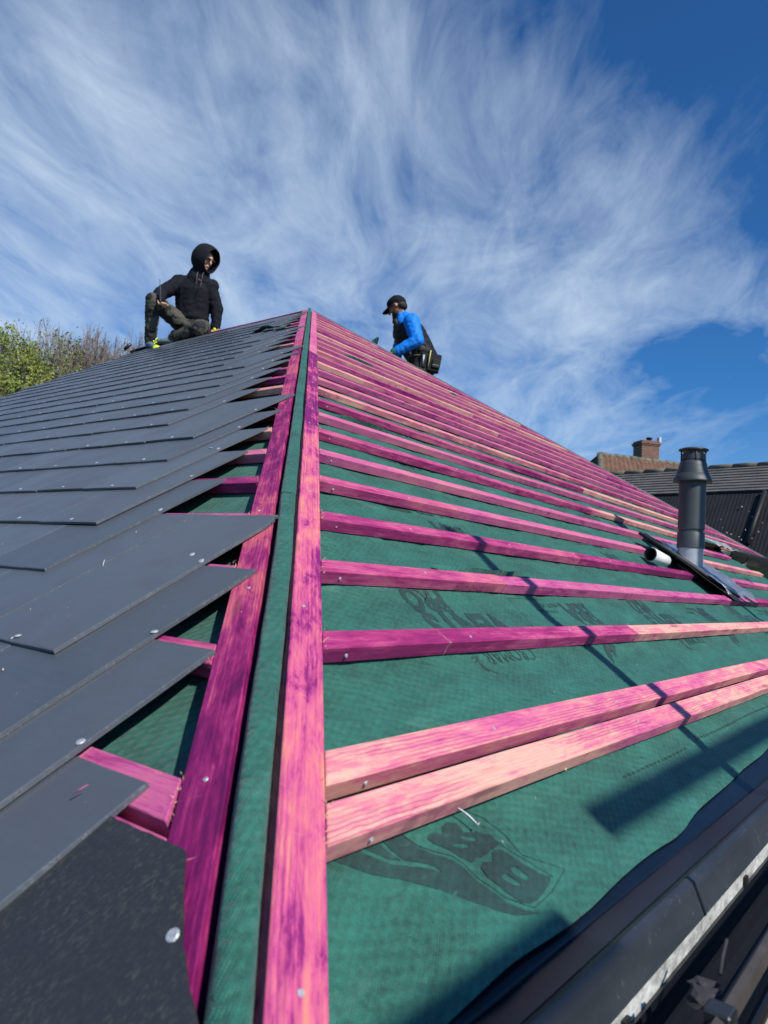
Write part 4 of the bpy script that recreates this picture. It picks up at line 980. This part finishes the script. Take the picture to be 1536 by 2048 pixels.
# ---------------------------------------------------------------- trees beyond the gable
bark = plain('bark', (.085, .070, .055), .95, 0, .35, 12); twigm = plain('twig_bark', (.20, .16, .135), .95, 0, .35, 3)
def leafy(nm, a, b):
    def f(g, bs):
        o = coords(g); n = g.noise(o, .9, 3); n2 = g.noise(o, 14, 2); k = g.math('ADD', g.math('MULTIPLY', n, .7), g.math('MULTIPLY', n2, .5))
        g.link(g.ramp(k, [(.42, a), (.74, b)]), bs.inputs['Base Color']); bs.inputs['Roughness'].default_value = .7
        try: bs.inputs['Subsurface Weight'].default_value = 0
        except Exception: pass
    return mat(nm, f)
leaf_m = leafy('spring_leaves', (.12, .155, .018), (.27, .31, .06)); leaf2 = leafy('dull_leaves', (.055, .062, .020), (.13, .13, .045))
def tree(name, label, loc, h, spread, seed, leaves=0, leafmat=None, tr=.16, depth=6, group='trees beyond the gable end', twigs=3):
    rnd = random.Random(seed); th = thing(name, label, 'tree', loc, group)
    bt = bmesh.new(); bc = bmesh.new(); tips = []
    def seg(bm, p, q, r0, r1, n):
        r0 = max(r0, .011); r1 = max(r1, .009)
        d = (q-p); 
        if d.length < 1e-5: return
        a = d.cross(V((.3, .2, 1))).normalized(); b = d.cross(a).normalized()
        A_ = [bm.verts.new(p + (a*math.cos(2*math.pi*k/n) + b*math.sin(2*math.pi*k/n))*r0) for k in range(n)]; B_ = [bm.verts.new(q + (a*math.cos(2*math.pi*k/n) + b*math.sin(2*math.pi*k/n))*r1) for k in range(n)]
        for k in range(n): bm.faces.new((A_[k], A_[(k+1) % n], B_[(k+1) % n], B_[k]))
    def grow(p, d, L, r, lv):
        n = 3 if lv < 3 else 2
        for i in range(n):
            d = (d + V([rnd.uniform(-.16, .16) for _ in range(3)]) + V((0, 0, .05))).normalized(); q = p + d*L/n; r2 = r*(.82 if n == 2 else .86)
            seg(bt if lv < 3 else bc, p, q, r, r2, 6 if lv < 2 else 3); p = q; r = r2
            if lv >= 2 and lv < depth:
                e = (d + V([rnd.uniform(-.9, .9) for _ in range(3)])*.8).normalized(); grow(p, e, L*rnd.uniform(.45, .65), r*.5, lv + 2 if lv < depth-1 else depth)
        if lv >= depth: tips.append(p); return
        for i in range(rnd.choice((2, 3, 3))):
            a = rnd.uniform(0, 2*math.pi); sp = rnd.uniform(.35, .75)*spread
            e = (d + V((math.cos(a), math.sin(a), rnd.uniform(-.1, .35)))*sp).normalized(); grow(p, e, L*rnd.uniform(.66, .85), r*.66, lv + 1)
    grow(V((0, 0, 0)), V((0, 0, 1)), h*.26, tr, 0)
    zs = sorted(v.co.z for v in bc.verts); zmax = zs[int(len(zs)*.995)]; rs = sorted(math.hypot(v.co.x, v.co.y) for v in bc.verts); rm = rs[int(len(rs)*.97)]
    k = V((spread*2.9/rm, spread*2.9/rm, h/zmax))
    for b_ in (bt, bc):
        for v in b_.verts: v.co = v.co*k
    mobj('trunk', bmesh_to(bt, 'trunk'), th, None, bark); mobj('twigs', bmesh_to(bc, 'twigs'), th, None, twigm)
    if leaves:
        v = []; f = []; tips = [p*k for p in tips if p.z*k.z > h*.12]
        for _ in range(leaves):
            p = rnd.choice(tips) + V([rnd.gauss(0, .11) for _ in range(3)]); sz = rnd.uniform(.025, .06); a = V([rnd.gauss(0, 1) for _ in range(3)]).normalized(); b = a.cross(V([rnd.gauss(0, 1) for _ in range(3)])).normalized()
            i0 = len(v); v += [p - a*sz, p + b*sz*.5, p + a*sz, p - b*sz*.5]; f.append((i0, i0+1, i0+2, i0+3))
        mobj('crown', pyd('crown', v, f), th, None, leafmat)
    return th
def ground_at(px_, D_):
    q = CAM + (cr*((px_-768)/1483.95) + cf)*D_; return V((q.x, q.y, GZ))
TH = lambda top, D_: (((1110 - top)/1483.95)*D_ + .15 - GZ)
tree('leafing_tree', 'leafiest bright green tree at the far left edge', ground_at(10, 23), TH(705, 23), 1.0, 4, 26000, leaf_m, .17)
tree('leafing_tree', 'yellow green tree just right of the leafiest tree', ground_at(90, 24), TH(700, 24), .75, 12, 9000, leaf_m, .15)
tree('bare_tree', 'bare brown twiggy tree standing beside the green trees', ground_at(135, 26), TH(672, 26), .95, 21, 900, leaf2, .16, 7)
tree('bare_tree', 'bare tree in the middle of the three leafless ones', ground_at(205, 27), TH(676, 27), .95, 33, 400, leaf2, .16, 7)
tree('bare_tree', 'lowest bare tree, right behind the sitting man\'s shoe', ground_at(275, 28), TH(684, 28), 1.05, 45, 500, leaf2, .15, 7)
tree('bare_tree', 'slender bare tree between the middle and the lowest leafless ones', ground_at(243, 25), TH(682, 25), .8, 83, 200, leaf2, .13, 7)
tree('bare_tree', 'bare tree further back between the green and brown trees', ground_at(170, 34), TH(676, 34), 1.3, 51, 0, None, .16, 7)
tree('leafing_tree', 'low dense green tree below the leafiest crown', ground_at(60, 19), TH(735, 19), .85, 61, 22000, leaf_m, .12)
tree('leafing_tree', 'dull brown green bush tree low at the left edge', ground_at(150, 22), TH(745, 22), .9, 71, 9000, leaf2, .12)
# ---------------------------------------------------------------- neighbouring houses on the right
def courses(g, bs, c0, c1, sc):
    o = coords(g); n = g.noise(o, 3.0, 5, .7); n2 = g.noise(g.vec('MULTIPLY', o, (5, 1, 1)), 7, 3)
    g.link(g.ramp(g.math('ADD', g.math('MULTIPLY', n, .6), g.math('MULTIPLY', n2, .4)), [(.35, c0), (.65, c1)]), bs.inputs['Base Color']); bs.inputs['Roughness'].default_value = .85; bump(g, bs, n2, .4, .01)
gtile = mat('weathered_grey_tile', lambda g, bs: courses(g, bs, (.085, .083, .078), (.17, .163, .15), 1)); dtile = mat('shaded_dark_ribbed_tile', lambda g, bs: courses(g, bs, (.008, .009, .011), (.020, .021, .024), 1))  # ribbed tile colour holds both dark slate and the shade on that slope
btile = mat('brown_pantile', lambda g, bs: courses(g, bs, (.085, .040, .026), (.20, .105, .062), 1)); mossy = mat('mossy_ridge_tile', lambda g, bs: courses(g, bs, (.07, .062, .045), (.22, .20, .15), 1))
A1 = V((14.026, 4.979, 2.445)); A2 = V((13.498, 1.948, 2.445)); rd = (A2 - A1).normalized(); out = V((-rd.y, rd.x, 0)); out = out if out.dot(CAM - A1) > 0 else -out
n1h = thing('grey_roofed_house', 'long grey roof with mossy ridge and a dark ribbed lower slope behind the flue', 'house', (A1.x + 3, A1.y, GZ), flat=True)
S0 = A1 - rd*6; LR = 16
dn = (out*math.cos(RAD(35)) - V((0, 0, math.sin(RAD(35))))); nn = dn.cross(rd); nn = nn if nn.z > 0 else -nn
for i in range(9):
    bm = bmesh.new(); p = S0 + dn*(.105*i)
    a = [p + nn*.0, p + dn*.125 + nn*.022, p + dn*.125 + nn*.004]; vs = [[bm.verts.new(q + rd*x*LR) for q in a] for x in (0, 1)]
    for k in range(2): bm.faces.new((vs[0][k], vs[1][k], vs[1][k+1], vs[0][k+1]))
    mobj('tile_course', bmesh_to(bm, 'tile_course'), n1h, None, gtile)
for i in range(36):
    p = S0 + rd*(.42*i + .1) + V((0, 0, .01)); k = random.uniform(.85, 1.15)
    tube('ridge_tile', [p, p + rd*.2 + V((0, 0, .004)), p + rd*.41], [.048*k, .052, .046*k], n1h, mossy, 10)
dn2 = (out*math.cos(RAD(58)) - V((0, 0, math.sin(RAD(58))))); n2 = dn2.cross(rd); n2 = n2 if n2.dot(out) > 0 else -n2
S1 = S0 + dn*.95 - nn*.01
v = []; f = []; NR = 520
for i in range(NR + 1):
    for j in range(2): v.append(S1 + rd*(LR*i/NR) + dn2*(1.9*j) + n2*(.0025 if i % 2 else -.002))
for i in range(NR): f.append((2*i, 2*i+2, 2*i+3, 2*i+1))
mobj('ribbed_slope', pyd('ribbed_slope', v, f), n1h, None, dtile)
bm = bmesh.new(); q0 = S1 + dn2*1.9
for z0, z1 in ((GZ, q0.z),):
    vs = [bm.verts.new(V((p.x, p.y, z))) for p, z in ((q0, z1), (q0 + rd*LR, z1), (q0 + rd*LR, z0), (q0, z0))]; bm.faces.new(vs)
mobj('wall', bmesh_to(bm, 'wall'), n1h, None, wall_m)
# rear slope so the house is solid
bm = bmesh.new(); bk = (-out*math.cos(RAD(35)) - V((0, 0, math.sin(RAD(35))))); vs = [bm.verts.new(q) for q in (S0, S0 + rd*LR, S0 + rd*LR + bk*4.5, S0 + bk*4.5)]; bm.faces.new(vs)
mobj('rear_slope', bmesh_to(bm, 'rear_slope'), n1h, None, gtile)
def onslope(px_, py_):
    r = (cr*((px_-768)/1483.95) + cd*((py_-1024)/1483.95) + cf); t = (S1 - CAM).dot(n2)/r.dot(n2); return CAM + r*t + n2*.03
tube('rainwater_pipe', [onslope(1531, 985), onslope(1512, 1040), onslope(1496, 1090)], .04, n1h, rubber, 8)
for i, (x, y) in enumerate(((1443, 1041), (1485, 1016), (1499, 1026), (1506, 1036), (1526, 1048), (1492, 1062), (1518, 1066), (1455, 1068), (1463, 1071), (1446, 1058), (1484, 1082), (1505, 1079), (1526, 995), (1479, 1076))):
    bm = bmesh.new(); bmesh.ops.create_icosphere(bm, subdivisions=1, radius=random.uniform(.006, .013)); 
    mobj('lichen_spot', bmesh_to(bm, 'lichen_spot'), n1h, Matrix.Translation(onslope(x, y)), plain('white_lichen', (.6, .6, .55), .9) if i == 0 else bpy.data.materials['white_lichen'])

n2h = thing('brown_roofed_house', 'house with mossy brown tiled hip roof and a brick chimney', 'house', (30, 12, GZ), flat=True)
RA = V((28.17, 10.9, 5.60)); RB = CAM + (cr*(622/1483.95) + cd*(-92/1483.95) + cf)*31.2; RB.z = 5.60; rdir = (RB - RA).normalized(); o2 = V((rdir.y, -rdir.x, 0)); o2 = o2 if o2.dot(CAM - RA) > 0 else -o2
RB = RA + rdir*12
e1 = o2*4.6 - V((0, 0, 3.3)); e2 = -rdir*2.6 - V((0, 0, 3.3))
def pant(uu, vv, top0, top1, bot0, bot1, nrm, cnt):
    p = top0.lerp(top1, uu).lerp(bot0.lerp(bot1, uu), vv); return p + nrm*(.035*abs(math.sin(math.pi*uu*cnt)) + .02*((vv*16) % 1))
nrmA = (rdir).cross(e1).normalized(); nrmA = nrmA if nrmA.z > 0 else -nrmA
grid('tiled_slope', 320, 33, lambda a, b: pant(a, b, RA, RB, RA + e1 + e2*V((1, 1, 0)), RB + e1, nrmA, 60), n2h, btile, smooth=False)
pA = RA + e1 + e2*V((1, 1, 0)); pB = RA - o2*4.6 + e2*V((1, 1, 0)) - V((0, 0, 3.3)); nh = (pA - RA).cross(pB - RA).normalized(); nh = nh if nh.z > 0 else -nh
grid('hip_end_slope', 80, 33, lambda a, b: pant(a, b, RA, RA + V((.001, 0, 0)), pA, pB, nh, 24), n2h, btile, smooth=False)
for i in range(34):
    p = RA + rdir*.34*i; tube('ridge_tile', [p, p + rdir*.33], .11*random.uniform(.9, 1.12), n2h, mossy, 8)
for i in range(16):
    d_ = (pA - RA).normalized(); p = RA + d_*.36*i; tube('hip_tile', [p, p + d_*.34], .11*random.uniform(.9, 1.15), n2h, mossy, 8)
bm = bmesh.new(); box_bm(bm, 0, 14, -9, 0, GZ, 2.3); mobj('wall', bmesh_to(bm, 'wall'), n2h, frame(pA + V((0, 0, -pA.z)), rdir, -o2*-1, V((0, 0, 1))), wall_m)
def brick(g, bs):
    o = coords(g); b = g.n('ShaderNodeTexBrick'); mp = g.n('ShaderNodeMapping'); mp.inputs['Rotation'].default_value = (math.pi/2, 0, 0); g.link(o, mp.inputs[0]); g.link(mp.outputs[0], b.inputs[0])
    b.inputs['Color1'].default_value = (.21, .10, .065, 1); b.inputs['Color2'].default_value = (.13, .06, .045, 1); b.inputs['Mortar'].default_value = (.20, .17, .13, 1); b.inputs['Scale'].default_value = 4.4; b.inputs['Mortar Size'].default_value = .018
    g.link(b.outputs[0], bs.inputs['Base Color']); bs.inputs['Roughness'].default_value = .9; bump(g, bs, b.outputs['Fac'], -.5, .01)
bk_m = mat('chimney_brick', brick)
cb = V((30.55, 9.85, 5.25)); cyaw = math.atan2(-.98, -.2)
CH = bpy.data.objects.new('chimney', None)
bm = bmesh.new(); box_bm(bm, -.40, .40, -.34, .34, 0, 1.06); box_bm(bm, -.43, .43, -.37, .37, 1.061, 1.12); box_bm(bm, -.46, .46, -.40, .40, 1.121, 1.19); box_bm(bm, -.41, .41, -.35, .35, 1.191, 1.26)
chm = mobj('chimney', bmesh_to(bm, 'chimney'), n2h, Matrix.Translation(cb) @ Matrix.Rotation(RAD(-40), 4, 'Z'), bk_m)
bm = bmesh.new(); tube_bm(bm, [V((.12, 0, 1.25)), V((.12, 0, 1.38)), V((.12, 0, 1.39)), V((.12, 0, 1.45))], [.10, .09, .13, .13], 10); mobj('chimney_pot', bmesh_to(bm, 'chimney_pot', True), chm, None, rubber)
bm = bmesh.new(); m0 = V((.44, -.25, .4)); tube_bm(bm, [m0, m0 + V((0, 0, 1.05))], .018, 5)
for i in range(7): tube_bm(bm, [m0 + V((.0 + .07*i, -.22, .85 + .028*i)), m0 + V((.0 + .07*i, .22, .85 + .028*i))], .009, 4)
tube_bm(bm, [m0 + V((-.1, 0, .80)), m0 + V((.5, 0, 1.05))], .012, 4); box_bm(bm, m0.x - .06, m0.x + .03, m0.y - .1, m0.y + .1, m0.z + .75, m0.z + 1.05)
mobj('aerial', bmesh_to(bm, 'aerial'), chm, None, plain('aerial_metal', (.6, .6, .6), .4, .5))

# ---------------------------------------------------------------- scaffold beside the eaves (outside the view, but it shades the slope)
galvt = plain('galvanised_tube', (.35, .36, .37), .45, .8)
def sc_tube(label, a, b, r=.0242): return tag(tube('scaffold_tube', [a, b], r, None, galvt, 14), label, 'scaffold tube', 'scaffold tubes beside the eaves')
te = math.tan(SUN_EL)
def back_to(Pw, y):           # walk from a shadow point towards the sun as far as the plane y
    return Pw + SUN*((y - Pw.y)/SUN.y)
ptop = back_to(RP(1.341, .488, -.027), -1.5)
sc_tube('upright scaffold standard beside the eaves, ending above the lower battens', V((ptop.x, ptop.y, GZ + .06)), ptop)
q1 = back_to(RP(.60, -.385, -.03), -2.3); q2 = back_to(RP(3.4, -.385, -.03), -2.3)
sc_tube('level scaffold ledger running along the eaves beyond the gutter', q1, q2 + V((2, 0, 0)), .027)
q3 = back_to(V((-1.2, -.396, -.258)), -2.1); q4 = back_to(V((.36, -.396, -.258)), -2.1)
sc_tube('shorter scaffold guard tube near the corner of the roof', q3, q4, .030)
p3 = back_to(RP(3.70, 1.10, -.02), -1.02)
sc_tube('second upright scaffold standard further along the eaves', V((p3.x, p3.y, GZ + .06)), p3)

for o in bpy.data.objects:
    if '_root' in o.keys(): del o['_root']
